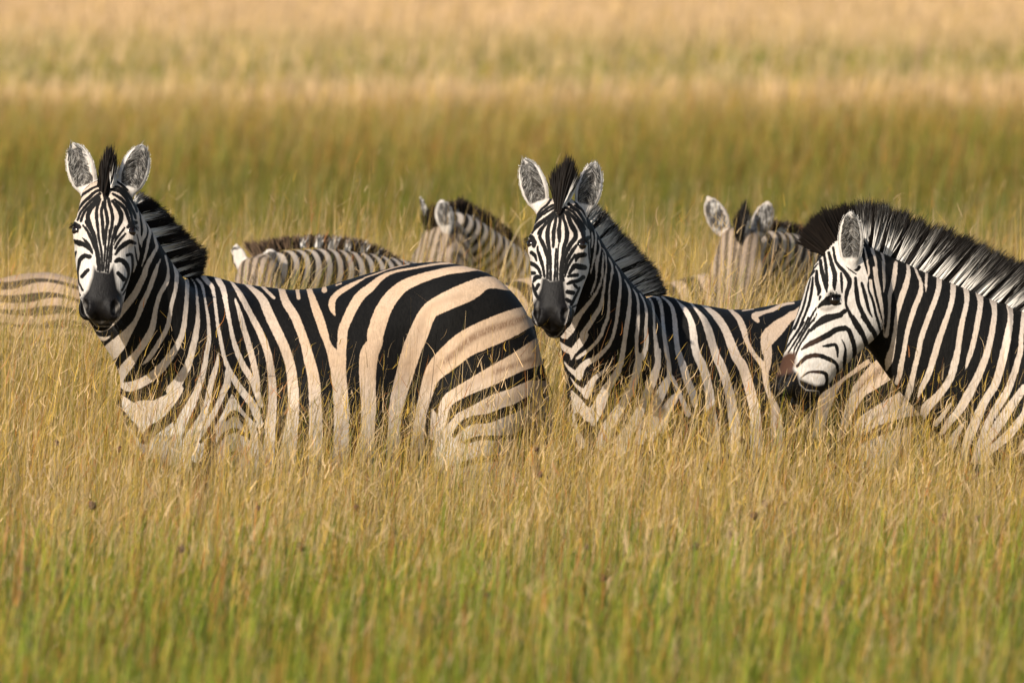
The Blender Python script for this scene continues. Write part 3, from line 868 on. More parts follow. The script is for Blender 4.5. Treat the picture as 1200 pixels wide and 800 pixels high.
def hair_strip(name, base, tips, thick, n, band, parent, inv, lateral, width=0.0045, jit=0.012, tipdark=0.6, brown=0.0, Bpx=None):
    """upright hair between a base line and a tip line (matching parameters); band(t) -> 1 white, 0 black"""
    t = rng.uniform(0, 1, n)
    lat = rng.normal(0, 1, n)
    root = resample(base, t) + lateral * (lat * thick)[:, None]
    tt = np.clip(t + rng.normal(0, 0.008, n), 0, 1)
    tip = rematch(base, tips, tt) + lateral * (lat * thick * 1.25)[:, None]
    clump = 0.93 + 0.09 * np.sin(t * 95 + 2 * np.sin(t * 31)) * np.sin(t * 41 + 1) + rng.normal(0, 0.07, n)
    clump = np.clip(clump, 0.4, 1.12)
    tip = root + (tip - root) * clump[:, None] + rng.normal(0, jit, (n, 3)) * np.array([1, .6, 1])
    root = root - (tip - root) * 0.22
    bend = (root + tip) / 2 + rng.normal(0, jit * 0.5, (n, 3))
    v = tip - root
    side = np.cross(v, np.array([0.0, 1.0, 0.0]) + rng.normal(0, 0.35, (n, 3)))
    side /= np.linalg.norm(side, axis=1)[:, None]
    V, Q = ribbon(root, tip, bend, np.full(n, width) * rng.uniform(.6, 1.3, n), 3, side)
    wv = (band(t) if Bpx is None else intervals(Bpx)(project(resample(base, t))[:, 0] + rng.normal(0, .35, n))) * (rng.uniform(0, 1, n) > 0.04)
    L = np.array([0, .36, .72, 1.0])[None, :]
    dark = 1 / (1 + np.exp(-(L - tipdark - rng.normal(0, .045, n)[:, None] - .05 * np.sin(t * 57)[:, None] * np.sin(t * 23)[:, None]) * 26))
    f = wv[:, None] * (1 - dark)
    f = np.repeat(f.reshape(-1), 2)[:, None]
    white = np.array([.78, .73, .66]) * rng.uniform(.75, 1.08, n).repeat(8)[:, None]
    black = np.array([.006, .005, .0045]) + np.array([.16, .10, .06]) * brown * rng.uniform(0, 1, n).repeat(8)[:, None]
    V = (V - inv[0]) @ inv[1]
    me = mesh_from(name, V, Q)
    attr_c(me, 'tint', f * white + (1 - f) * black)
    return link(name, me, M_HAIR, parent)


def intervals(lst):
    def f(t):
        o = np.zeros(len(t))
        for a, b in lst:
            o = np.maximum(o, np.clip((np.minimum(t - a, b - t)) / (0.01 * (b - a) + .003) + .5, 0, 1))
        return o
    return f


def eye_mesh(name, c, r, nrm, parent, inv):
    bm = bmesh.new()
    bmesh.ops.create_uvsphere(bm, u_segments=20, v_segments=14, radius=r)
    V = np.array([v.co[:] for v in bm.verts])
    me = bpy.data.meshes.new(name)
    for v in bm.verts:
        v.co = Vector((((v.co[0], v.co[1], v.co[2]) + np.asarray(c)) - inv[0]) @ inv[1])
    for f in bm.faces:
        f.smooth = True
    bm.to_mesh(me)
    bm.free()
    return link(name, me, M_EYE, parent)


def make_zebra(S):
    """S: dict describing one animal (see the list below)"""
    sc = S['size']
    th = math.radians(S['yaw'])
    Y0 = S['Y']
    X0 = P(S['root'], 400, Y0)[0]
    gz = float(ground_z(np.array(X0), np.array(Y0)))
    R = np.array([[math.cos(th), -math.sin(th), 0], [math.sin(th), math.cos(th), 0], [0, 0, 1]])
    root0 = np.array([X0, Y0, gz])
    zo = S.get('lift', 0.0)

    def W(x, y, z):
        return root0 + R @ (np.array([x, y, z]) * sc) + np.array([0, 0, zo])
    FLANK[S['root'], Y0] = (root0, R, sc)
    prims = []
    A, U = R @ np.array([1, 0, 0]), np.array([0, 0, 1.0])
    base = root0 + np.array([0, 0, zo])
    prims.append(Loft('body', base, A, U, sc, TX, (np.array(TT) + np.interp(TX, *S.get('top', ([0, 1], [0, 0])))) * sc, np.array(TB) * sc, np.array(TW) * sc, 2.25, .06))
    for sy in (-1, 1):
        prims.append(Ell('body', W(-.53, sy * .115, .92), (R @ [.35, 0, .94], R @ [0, 1, 0], R @ [.94, 0, -.35]), np.array([.27, .10, .16]) * sc, .07))
        prims.append(Ell('body', W(.46, sy * .15, .98), (R @ [-.25, 0, .97], R @ [0, 1, 0], R @ [.97, 0, .25]), np.array([.32, .14, .22]) * sc, .08))
        leg = lambda a, b, ra, rb, k=.03: prims.append(Cone('body', W(*a), W(*b), ra * sc, rb * sc, k))
        leg((-.56, sy * .12, .78), (-.55, sy * .13, .56), .115, .075, .07)
        leg((-.55, sy * .14, .56), (-.58, sy * .13, .34), .07, .046)
        leg((-.58, sy * .13, .34), (-.58, sy * .13, .10), .046, .034)
        leg((-.58, sy * .13, .10), (-.60, sy * .13, .035), .04, .052)
        leg((.48, sy * .15, .86), (.42, sy * .16, .66), .17, .12, .08)
        leg((.42, sy * .16, .66), (.66, sy * .13, .43), .105, .055, .05)
        leg((.66, sy * .13, .43), (.61, sy * .13, .11), .052, .036)
        leg((.61, sy * .13, .11), (.58, sy * .13, .035), .04, .055)
        if S['fine']:
            prims.append(Ell('body', W(.20, sy * .345, .93), (R @ [1, 0, .25], R @ [0, 1, 0], R @ [-.25, 0, 1]), np.array([.10, .07, .20]) * sc, .09, True))
            prims.append(Ell('body', W(-.50, sy * .16, 1.04), (R @ [.30, 0, 1], R @ [0, 1, 0], R @ [1, 0, -.3]), np.array([.20, .055, .06]) * sc, .06))
            prims.append(Ell('body', W(-.34, sy * .305, .84), (R @ [.35, 0, 1], R @ [0, 1, 0], R @ [1, 0, -.35]), np.array([.17, .055, .05]) * sc, .08, True))
            prims.append(Ell('body', W(.40, sy * .225, .80), (R @ [-.3, 0, 1], R @ [0, 1, 0], R @ [1, 0, .3]), np.array([.15, .06, .10]) * sc, .06))
            prims.append(Ell('body', W(.33, sy * .19, 1.16), (R @ [1, 0, .2], R @ [0, 1, 0], R @ [-.2, 0, 1]), np.array([.07, .06, .05]) * sc, .07))
    prims.append(Ell('body', W(-.53, 0, 1.21), (R @ [.97, 0, -.2], R @ [0, 1, 0], R @ [.2, 0, .97]), np.array([.10, .045, .055]) * sc, .06))
    # neck
    N = S['neck']
    a = P(*N['a'])
    b = P(*N['b'])
    uimg = P(N['a'][0] + N['n'][0] * 100, N['a'][1] + N['n'][1] * 100, N['a'][2]) - a
    ln = np.linalg.norm(b - a)
    m = 1.0 / N['ppm']
    prims.append(Loft('neck', a, b - a, uimg, ln, np.array(N['s']), np.array(N['crest']) * m, np.array(N['throat']) * m, np.array(N['w']) * sc, 2.2, .10))
    # head
    H = S['head']
    hp, ha, hn = P(*H['poll']), unit(H['axis']), unit(H['face'])
    hl = H['len']
    hk = H.get('k', hl / .57)
    head = Loft('head', hp, ha, hn, hl, HS, np.array(HT) * hk, np.array(HB) * hk, np.array(HW) * hk * H.get('wide', 1.0), 2.5, .03)
    prims.append(head)
    hA, hU, hL = head.A, head.U, head.L

    def HP(s, u, l):
        return hp + hA * s * hl + hU * u * hk + hL * l * hk
    for sl in (-1, 1):
        prims.append(Ell('head', HP(.335, .018, sl * .092), (hA, hU, hL), np.array([.05, .032, .030]) * hk, .025))
        prims.append(Ell('head', HP(.34, -.12, sl * .062), (hA, hU, hL), np.array([.11, .085, .035]) * hk, .03))
        prims.append(Ell('head', HP(.925, .025, sl * .046), (hA, hU, hL), np.array([.046, .036, .036]) * hk, .014))
        prims.append(Ell('head', HP(.62, -.02, sl * .055), (unit(hA + .15 * hU), hU, hL), np.array([.12, .025, .022]) * hk, .02))
        if S['fine']:
            prims.append(Ell('head', HP(.925, .052, sl * .058), (unit(hA - .3 * hU), unit(hU + .3 * hA), unit(hL)), np.array([.034, .026, .015]) * hk, .006, True))
            prims.append(Ell('head', HP(.345, .012, sl * .132), (hA, hU, hL), np.array([.026, .018, .022]) * hk, .012, True))
    prims.append(Ell('head', HP(.97, -.075, 0), (hA, hU, hL), np.array([.035, .03, .04]) * hk, .02))
    # ears
    ears = []
    for E in S['ears']:
        eb, et = P(*E['base']), P(*E['tip'])
        L_ = np.linalg.norm(et - eb)
        fdir = unit(E.get('front', (-.1, -1, .1)))
        wd = E['w'] * 0.5
        es = [-.12, 0, .12, .3, .5, .7, .85, .95, 1.0]
        ew = np.array([.40, .55, .80, .98, 1.0, .86, .62, .36, .05]) * wd
        et_ = np.array([.30, .42, .5, .5, .44, .36, .28, .18, .04]) * wd
        ear = Loft('ear', eb, et - eb, fdir, L_, es, et_ * .75, -et_ * 1.1, ew, 2.0, .012)
        prims.append(ear)
        ears.append(ear)
    for ear, E in zip(ears, S['ears']):
        if S['fine']:
            wd = E['w'] * 0.5
            prims.append(Loft('cut', ear.O + ear.U * wd * .55, ear.A, ear.U, ear.len, [.06, .2, .4, .6, .8, .9], np.array([.1, .5, .62, .55, .4, .1]) * wd,
                              -np.array([.1, .55, .62, .55, .35, .1]) * wd, np.array([.2, .56, .72, .70, .5, .15]) * wd, 2.0, .010, True))
    # tail dock
    prims.append(Cone('body', W(.70, 0, 1.10), W(.765, 0, .86), .035 * sc, .024 * sc, .04))
    V, Q = polygonise(prims, S['h'])
    V = smooth_mesh(V, Q, 4)
    lab = {}
    for p in prims:
        if p.sub or p.grp == 'cut':
            continue
        d = p.f(V)
        lab[p.grp] = np.minimum(lab.get(p.grp, 9), d)
    root = bpy.data.objects.new('zebra', None)
    root.empty_display_size = 0.2
    COL.objects.link(root)
    root.location = root0
    root.rotation_euler = (0, 0, th)
    inv = (root0, R)
    if S['fine']:
        sel = (lab['head'] < np.minimum(lab['neck'], lab['body']) + .01) | (lab['ear'] < .004)
        me = refine((V - root0) @ R, Q, sel)
        V = np.empty(len(me.vertices) * 3, np.float32)
        me.vertices.foreach_get('co', V)
        V = V.reshape(-1, 3).astype(float) @ R.T + root0
        me.polygons.foreach_set('use_smooth', np.ones(len(me.polygons), bool))
        lab = {}
        for p in prims:
            if p.sub or p.grp == 'cut':
                continue
            lab[p.grp] = np.minimum(lab.get(p.grp, 9), p.f(V))
    else:
        me = mesh_from('body', (V - root0) @ R, Q)
    me.name = 'body'
    X = project(V)
    ish = lab['head'] < np.minimum(lab['neck'], lab['body']) + S.get('hbias', -.004)
    ise = (lab['ear'] < .006) & (lab['ear'] < np.minimum(lab['neck'], lab['body'])) & (lab['ear'] < lab['head'] - .002)
    if 'clip' in S:
        ish &= X[:, 0] < np.interp(X[:, 1], S['clip'][0], S['clip'][1])
    n = len(V)
    stripe, shadow, muz, brown = (np.zeros(n, np.float32) for _ in range(4))
    Lc = (V - root0) @ R / sc
    if S.get('body_marks'):
        bx = ~ish
        stripe[bx], shadow[bx], muz[bx], brown[bx] = paint(X[bx], S['body_marks'], -5.0, 0.0, S.get('thin', .35))
        stripe[ish], shadow[ish], muz[ish], brown[ish] = paint(X[ish], S['head_marks'], 5.0, S.get('bold', .4))
    else:
        # generic pattern: bands across the trunk that swing over the haunch, bands across the neck, fine lines on the face
        x, z = Lc[:, 0], Lc[:, 2]
        ph = np.where(x < .05, x / .085, .05 / .085 + (x - .05) / .11)
        cx, cz = .12, .62
        ang = np.arctan2(z - cz, np.maximum(x - cx, 1e-3))
        rad = np.hypot(np.maximum(x - cx, 0), z - cz)
        rump = np.clip((x - .12) / .25, 0, 1)
        ph2 = .05 / .085 + (.07) / .11 + (1.5708 - ang) / .30
        ph = ph * (1 - rump) + ph2 * rump
        ph = ph + .25 * np.sin(z * 7 + x * 3)
        band_b = np.cos(2 * np.pi * ph) * 7 - .5
        if S.get('low'):
            band_b = np.cos(2 * np.pi * ((z - .12 * np.sin(x * 2.6 + .9) + .012 * np.sin(x * 17 + z * 9)) / .062)) * 4.5 + 2.2 * np.sin(x * 11 + z * 23) + .8
        nk = next(p for p in prims if p.grp == 'neck')
        s_, u_, l_ = nk.local(V)
        band_n = np.cos(2 * np.pi * (s_ * nk.len / S.get('npitch', .058) + u_ * S.get('nskew', 1.5) + .3 * np.sin(u_ * 14))) * 6 - .3
        wn_ = np.clip((lab['body'] - lab['neck']) / .06 + .5, 0, 1)
        stripe = (band_b * (1 - wn_) + band_n * wn_).astype(np.float32)
        s_, u_, l_ = head.local(V)
        hd = np.cos(2 * np.pi * (np.abs(l_) / .034 + s_ * .6)) * 1.6 + .2
        side_ = np.clip((-u_ - .0) / .05, 0, 1)
        hd = hd * (1 - side_) + side_ * (np.cos(2 * np.pi * (s_ / .11 + u_ * 3)) * 4)
        stripe = np.where(ish, hd, stripe)
        muz = np.where(ish, np.clip((s_ - .74) / .03, 0, 1), 0)
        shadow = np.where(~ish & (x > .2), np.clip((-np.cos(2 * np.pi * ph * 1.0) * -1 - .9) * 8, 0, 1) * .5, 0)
    s_, u_, l_ = head.local(V)
    muz = np.where(ish, np.maximum(muz, np.where(muz > .5, 0, np.clip((s_ + .9 * (-u_ - .06).clip(0, .1) - S.get('muz_s', .83)) / .02, 0, 1))), muz)
    ebowl = np.zeros(n, np.float32)
    # ears: white rim, dark furry bowl, dark back with a white tip
    for ear, E in zip(ears, S['ears']):
        m_ = ise & (np.abs(ear.f(V)) < .06)
        s_, u_, l_ = ear.local(V[m_])
        w_ = np.interp(s_, ear.ss, ear.w)
        q = np.abs(l_) / np.maximum(w_, .004)
        nz = np.sin(l_ * 420 + 3 * np.sin(s_ * 17)) * np.sin(s_ * 31 + l_ * 160) + .6 * np.sin(s_ * 53 - l_ * 300)
        inner = (u_ > -.35 * w_) & (q < .72) & (s_ > .10) & (s_ < .90)
        v = np.full(len(s_), 4.0)
        ebowl[m_] = np.where(u_ > -.5 * w_, np.clip((.86 - q) / .16, 0, 1) * np.clip((s_ - .06) / .1, 0, 1) * np.clip((.93 - s_) / .1, 0, 1), 0)
        back = u_ < -.45 * w_
        v = np.where(back, np.where((s_ > .82) | (s_ < .35), 3, -3), v)
        stripe[m_] = v
        shadow[m_] = 0
        muz[m_] = 0
        brown[m_] = 0
    z = Lc[:, 2]
    legs = z < .5
    stripe = np.where(legs & ~ish, np.cos(2 * np.pi * z / .075) * 6 + .5, stripe)
    # pigment: warm cream on back and rump, white on chest, face and legs
    x = Lc[:, 0]
    cream = np.clip((x + .75) / .6, 0, 1) * np.clip((z - .62) / .35, 0, 1)
    cream = np.where(lab['neck'] < lab['body'], S.get('neck_cream', .4), cream)
    cream = np.where(ish, .05, cream) * S.get('cream', 1.0)
    if 'face_cream' in S:
        s_, u_, l_ = head.local(V)
        cream = np.where(ish, np.clip(S['face_cream'] * (1.3 - s_ * 2.2), .04, 1), cream)
    cream = np.where(ise, 0.0, cream)
    dust = np.clip((.85 - z) / .4, 0, 1) * .35 + S.get('dust', 0.0)
    dust = np.where(ish & ~ise, dust + S.get('face_dust', 0.0), dust)
    muzzle_hoof = np.where(z < .05, 1.0, muz)
    stripe = stripe * S.get('contrast', 1.0)
    for nm, arr in (('stripe', stripe), ('shadow_stripe', shadow), ('muzzle', muzzle_hoof), ('brown', brown), ('cream', cream), ('dust', dust), ('ear_bowl', ebowl)):
        attr_f(me, nm, arr)
    body = link('body', me, M_COAT, root)
    # eyes
    if S.get('eyes', True):
        for sl in (-1, 1):
            eye_mesh('eye', HP(*S.get('eye', (.342, .030)), sl * S.get('eye_l', .099)), .0225 * hk, None, root, inv)
    # mane, forelock and tail hair
    Mn = S['mane']
    bs = np.array([P(*q) for q in Mn['base']])
    tp = np.array([P(*q) for q in Mn['tip']])
    lat = unit(Mn.get('lat', (0.25, 1, 0)))
    mane = hair_strip('mane', bs, tp, .013, Mn['n'], Mn.get('band'), root, inv, lat, Mn.get('w', .0045), Mn.get('jit', .006), Mn.get('dark', .6), Mn.get('brown', .03), Mn.get('px'))
    if S.get('fore'):
        Fk = S['fore']
        hair_strip('forelock', np.array([P(*q) for q in Fk['base']]), np.array([P(*q) for q in Fk['tip']]), .012, Fk['n'], Fk.get('band', intervals([])), root, inv,
                   lat, .0045, .006, Fk.get('dark', .75), .06)
    if S['fine']:
        for ear, E in zip(ears, S['ears']):
            n = 900
            wd = E['w'] * .5
            s_ = rng.uniform(.08, .9, n)
            sd_ = rng.choice([-1., 1.], n)
            w_ = np.interp(s_, ear.ss, ear.w)
            rim = rng.uniform(0, 1, n) < .22
            r0 = ear.O + ear.A * (s_ * ear.len)[:, None] + ear.L * (sd_ * w_ * np.where(rim, .97, rng.uniform(.45, .85, n)))[:, None] + ear.U * (np.where(rim, -.05, .05) * wd)[:, None]
            dv = np.where(rim[:, None], ear.L * (sd_ * .0028)[:, None] + ear.A * .005 + ear.U * .002,
                          ear.L * (-sd_ * w_ * rng.uniform(.2, .6, n))[:, None] + ear.A * rng.uniform(.004, .03, n)[:, None] + ear.U * rng.uniform(.006, .02, n)[:, None])
            dv = dv * rng.uniform(.6, 1.4, n)[:, None]
            V3_, Q3_ = ribbon(r0, r0 + dv, r0 + dv * .5 + ear.U * .006, np.full(n, .0022), 3)
            me3 = mesh_from('ear_hair', (V3_ - inv[0]) @ inv[1], Q3_)
            g = np.where(rim, rng.uniform(.45, .7, n), rng.choice([.05, .22, .5], n, p=[.3, .33, .37]))[:, None] * np.array([1, .95, .88])
            attr_c(me3, 'tint', g.repeat(8, 0))
            link('ear_hair', me3, M_HAIR, root)
    if S['fine']:
        # chin and lip whiskers, eyelashes
        for wside in (-1, 1):
            n = 36
            sw = rng.uniform(.86, 1.0, n)
            lw = wside * rng.uniform(.02, .062, n) * hk
            r0 = hp + hA * (sw * hl)[:, None] + hU * (rng.uniform(-.09, .0, n) * hk)[:, None] + hL * lw[:, None]
            dv = hA * rng.uniform(.01, .035, n)[:, None] + hL * (np.sign(lw) * rng.uniform(.01, .03, n))[:, None] + hU * rng.normal(0, .008, n)[:, None]
            V4_, Q4_ = ribbon(r0, r0 + dv * 1.3, r0 + dv * .6, np.full(n, .0012), 3)
            me4 = mesh_from('whiskers', (V4_ - inv[0]) @ inv[1], Q4_)
            attr_c(me4, 'tint', np.full((n * 8, 3), .05))
            link('whiskers', me4, M_HAIR, root)
        es, eu = S.get('eye', (.342, .030))
        for sl in (-1, 1):
            n = 60
            c0 = HP(es - .035, eu + .012, sl * (S.get('eye_l', .099) + .012))
            r0 = c0 + hU * rng.uniform(-.022, .016, n)[:, None] + hL * (sl * rng.uniform(0, .004, n))[:, None] + hA * rng.normal(0, .003, n)[:, None]
            dv = hL * (sl * rng.uniform(.012, .022, n))[:, None] + hA * rng.uniform(.002, .016, n)[:, None] + hU * rng.uniform(.002, .012, n)[:, None]
            V4_, Q4_ = ribbon(r0, r0 + dv, r0 + dv * .5 - hA * .003, np.full(n, .0026), 3)
            me4 = mesh_from('eyelashes', (V4_ - inv[0]) @ inv[1], Q4_)
            attr_c(me4, 'tint', np.full((n * 8, 3), .006))
            link('eyelashes', me4, M_HAIR, root)
    if S.get('tail', True):
        q0, q1 = W(.755, 0, .98), W(.76, 0, .40)
        bs2 = np.array([q0 + R @ [0, k, 0] for k in (-.012, .012)])
        n = 260
        t = rng.uniform(0, 1, n)
        r0 = q0 + (W(.76, 0, .70) - q0) * t[:, None] + rng.normal(0, .012, (n, 3))
        tip = r0 + np.array([0, 0, -.26]) + rng.normal(0, .03, (n, 3))
        bend = (r0 + tip) / 2 + rng.normal(0, .02, (n, 3))
        V2, Q2 = ribbon(r0, tip, bend, np.full(n, .005), 3)
        me2 = mesh_from('tail_hair', (V2 - inv[0]) @ inv[1], Q2)
        g = np.where(rng.uniform(0, 1, n) < .4, .02, .42)[:, None] * np.array([1, .93, .85])
        attr_c(me2, 'tint', g.repeat(8, 0))
        link('tail_hair', me2, M_HAIR, root)
    root['label'] = S['label']
    root['category'] = 'zebra'
    root['group'] = 'zebras standing in the tall grass'
    return root
# ------------------------------------------------------------------ the herd
def seq(base, s):
    return base


Z1 = dict(size=1.0, hbias=.012, yaw=20, Y=.35, root=400, h=.0062, fine=True, body_marks=Z1_BODY, head_marks=Z1_HEAD, face_cream=.45, bold=0.0,
          neck=dict(a=(185, 397, .02), b=(130, 255, -.26), n=(.932, -.361), ppm=327,
                    s=[-.45, -.2, 0, .26, .53, .8, 1.0, 1.12], crest=[84, 80, 72, 57, 46, 38, 32, 18], throat=[-56, -56, -57, -66, -52, -42, -34, -20],
                    w=[.20, .19, .175, .145, .115, .10, .09, .06]),
          head=dict(poll=(125, 221, -.31), axis=(-.02, -.16, -.505), face=(-.03, -.95, .3), len=.485, k=.93),
          ears=[dict(base=(102, 224, -.29), tip=(86, 167, -.27), w=.105, front=(-.25, -1, .1)), dict(base=(149, 225, -.29), tip=(168, 169, -.27), w=.105, front=(.15, -1, .1))],
          mane=dict(base=[(158, 234, -.10), (163, 243, -.08), (171, 255, -.05), (179, 270, -.03), (188, 291, 0), (200, 305, .05), (212, 316, .1), (224, 325, .15)],
                    tip=[(164, 226, -.08), (181, 236, -.06), (196, 250, -.03), (208, 262, 0), (225, 281, .03), (238, 292, .08), (241, 304, .12), (236, 322, .16)],
                    n=5200, w=.0034, px=[(157.5, 161), (168, 173), (178, 183), (186.5, 192.5), (199.5, 204.5), (210, 215), (219.5, 222.5)], dark=.66),
          fore=dict(base=[(117, 214, -.35), (125, 219, -.37), (134, 214, -.35)], tip=[(118, 194, -.34), (129, 170, -.35), (137, 194, -.33)], brown=.4, n=700, band=intervals([(.9, 1.0)])),
          label='zebra facing the camera with bold striped flank and whole broad rump in view')
Z2 = dict(size=.925, hbias=.010, top=([-.3, -.05, .15, .4], [0, -.012, -.045, -.06]), yaw=34, Y=.86, root=900, h=.0062, fine=True, body_marks=Z2_BODY, head_marks=Z2_HEAD, face_cream=.35, cream=.85,
          neck=dict(a=(712, 420, .32), b=(662, 262, .02), n=(.953, -.302), ppm=325,
                    s=[-.5, -.25, 0, .28, .42, .64, .9, 1.0, 1.1], crest=[80, 78, 74, 67, 55, 41, 31, 27, 14], throat=[-64, -60, -52, -45, -44, -40, -34, -30, -16],
                    w=[.19, .18, .165, .14, .12, .105, .09, .08, .05]),
          head=dict(poll=(657, 241, -.10), axis=(-.035, -.17, -.475), face=(-.14, -.93, .33), len=.455, k=.88),
          ears=[dict(base=(633, 243, -.07), tip=(615, 185, -.05), w=.10, front=(-.3, -1, .1)), dict(base=(684, 246, -.05), tip=(698, 189, -.03), w=.095, front=(.12, -1, .1))],
          mane=dict(base=[(688, 252, .14), (697, 269, .18), (705, 284, .22), (712, 297, .26), (718, 307, .30), (726, 317, .33), (735, 330, .37), (744, 339, .41), (757, 345, .46), (766, 345, .5)],
                    tip=[(697, 237, .16), (711, 252, .20), (723, 266, .24), (735, 278, .28), (746, 291, .32), (758, 303, .35), (766, 313, .39), (773, 325, .43), (777, 336, .47), (779, 343, .5)],
                    n=5200, w=.0034, px=[(689, 694.5), (697, 702.5), (704, 710.7), (711.8, 718.4), (719.8, 726.3), (728.5, 734.5), (736.5, 741.5), (743.5, 749), (750.5, 756.5), (759.5, 763)], dark=.78),
          fore=dict(base=[(651, 236, -.14), (658, 240, -.16), (665, 236, -.14)], tip=[(645, 205, -.13), (667, 182, -.14), (677, 206, -.12)], n=1000, band=intervals([(.93, 1.0)])),
          label='zebra behind the big striped rump, black muzzled face to the camera and grey banded mane')
Z3 = dict(size=.96, yaw=8, Y=-.55, root=1425, h=.0062, fine=True, body_marks=Z3_BODY, head_marks=Z3_HEAD, face_cream=.12, cream=.8, neck_cream=.6,
          neck=dict(a=(1185, 470, -.62), b=(1015, 330, -.80), n=(.636, -.772), ppm=335,
                    s=[-.35, -.1, .09, .27, .52, .74, .98, 1.12, 1.2], crest=[104, 104, 97, 86, 71, 55, 41, 32, 14], throat=[-96, -92, -88, -82, -73, -60, -46, -34, -14],
                    w=[.20, .19, .18, .165, .14, .12, .10, .085, .05]),
          eye=(.352, -.004), eye_l=.103, bold=-.1, thin=.5, clip=([250, 300, 340, 395, 420], [1004, 1010, 1021, 1037, 1032]), muz_s=.86,
          head=dict(poll=(991, 288, -.88), axis=(-.212, -.06, -.545), face=(-.88, -.22, .30), len=.57),
          ears=[dict(base=(997, 308, -.98), tip=(997, 247, -1.02), w=.088, front=(-.1, -1, .05)), dict(base=(985, 300, -.76), tip=(979, 262, -.70), w=.085, front=(-.5, 1, .1))],
          mane=dict(base=[(985, 294, -.83), (1000, 283, -.82), (1017, 284, -.80), (1027, 287, -.79), (1046, 297, -.77), (1070, 309, -.74), (1098, 322, -.71), (1128, 337, -.68), (1160, 352, -.65), (1197, 363, -.62), (1240, 372, -.6)],
                    tip=[(960, 256, -.84), (990, 239, -.83), (1020, 236, -.81), (1034, 240, -.80), (1066, 251, -.77), (1101, 264, -.75), (1134, 280, -.72), (1167, 294, -.69), (1201, 311, -.65), (1240, 324, -.62), (1285, 340, -.6)],
                    n=13000, w=.0032, px=[(1009, 1020), (1024, 1033), (1038, 1047), (1053.5, 1063.5), (1069.5, 1077), (1082, 1090.5), (1096.5, 1107.5), (1113.5, 1124.5), (1127.5, 1138), (1141.5, 1154), (1159.5, 1171), (1177.5, 1191.5), (1199, 1210), (1217, 1228)], dark=.64),
          fore=dict(base=[(961, 297, -.90), (970, 291, -.89), (986, 294, -.88), (1000, 285, -.86)], tip=[(936, 284, -.91), (944, 264, -.90), (960, 252, -.89), (990, 239, -.87)], n=3000),
          label='zebra in profile with lowered head and tall upright mane, cut off by the right edge')
Z4 = dict(size=.86, yaw=40, Y=6.4, root=568, h=.011, fine=False, eyes=False, dust=.42, face_dust=.9, npitch=.066, nskew=-.6, contrast=1.0,
          neck=dict(a=(470, 345, 6.0), b=(312, 322, 5.3), n=(.15, -.99), ppm=285, s=[-.3, 0, .3, .6, .9, 1.1], crest=[36, 40, 42, 40, 30, 14], throat=[-60, -58, -48, -42, -36, -18], w=[.15, .14, .12, .10, .085, .05]),
          head=dict(poll=(303, 308, 5.15), axis=(-.05, -.28, -.5), face=(-.2, -.8, .5), len=.52),
          ears=[dict(base=(284, 316, 5.2), tip=(275, 285, 5.2), w=.07, front=(-.6, -1, .2)), dict(base=(318, 326, 5.2), tip=(317, 290, 5.2), w=.085, front=(.1, -1, .2))],
          mane=dict(base=[(300, 304, 5.3), (330, 290, 5.4), (370, 287, 5.55), (410, 291, 5.7), (440, 299, 5.85), (462, 309, 5.95)], tip=[(287, 284, 5.3), (325, 279, 5.4), (372, 275, 5.55), (414, 279, 5.7), (446, 289, 5.85), (468, 302, 5.95)],
                    brown=.9, n=1200, band=intervals([(.30, .35), (.40, .45), (.50, .55), (.61, .66), (.72, .77), (.84, .89)]), dark=.72, w=.008),
          label='grazing zebra with head down in the grass, only its banded neck crest and ears showing')
Z5 = dict(size=.85, yaw=24, Y=9.5, root=770, h=.011, fine=False, eyes=False, dust=.38, face_dust=.9, npitch=.052, nskew=.9, contrast=1.1,
          neck=dict(a=(618, 352, 9.2), b=(528, 270, 8.7), n=(.70, -.71), ppm=267, s=[-.4, -.1, .2, .5, .8, 1.0, 1.15], crest=[52, 50, 42, 38, 32, 26, 10], throat=[-70, -66, -58, -46, -36, -30, -12], w=[.16, .15, .13, .11, .095, .08, .05]),
          head=dict(poll=(519, 262, 8.55), axis=(-.10, -.22, -.47), face=(-.55, -.75, .3), len=.50),
          ears=[dict(base=(500, 256, 8.55), tip=(492, 229, 8.6), w=.045, front=(-.9, -.2, .3)), dict(base=(524, 268, 8.45), tip=(517, 233, 8.45), w=.085, front=(.1, -1, .1))],
          mane=dict(base=[(522, 256, 8.6), (540, 255, 8.75), (562, 268, 8.85), (590, 289, 9.0), (615, 315, 9.15), (636, 338, 9.3)], tip=[(516, 240, 8.6), (541, 231, 8.75), (571, 247, 8.85), (602, 272, 9.0), (628, 301, 9.15), (648, 332, 9.3)],
                    brown=.25, n=1300, band=intervals([(.12, .17), (.27, .33), (.40, .45), (.51, .56), (.62, .67), (.73, .78), (.84, .89)]), dark=.55, w=.008),
          fore=dict(base=[(499, 266, 8.5), (507, 262, 8.5), (516, 262, 8.5)], tip=[(497, 250, 8.5), (506, 241, 8.5), (516, 242, 8.5)], n=350),
          label='zebra turned three-quarter left with a curved banded neck, rising behind the big striped rump')
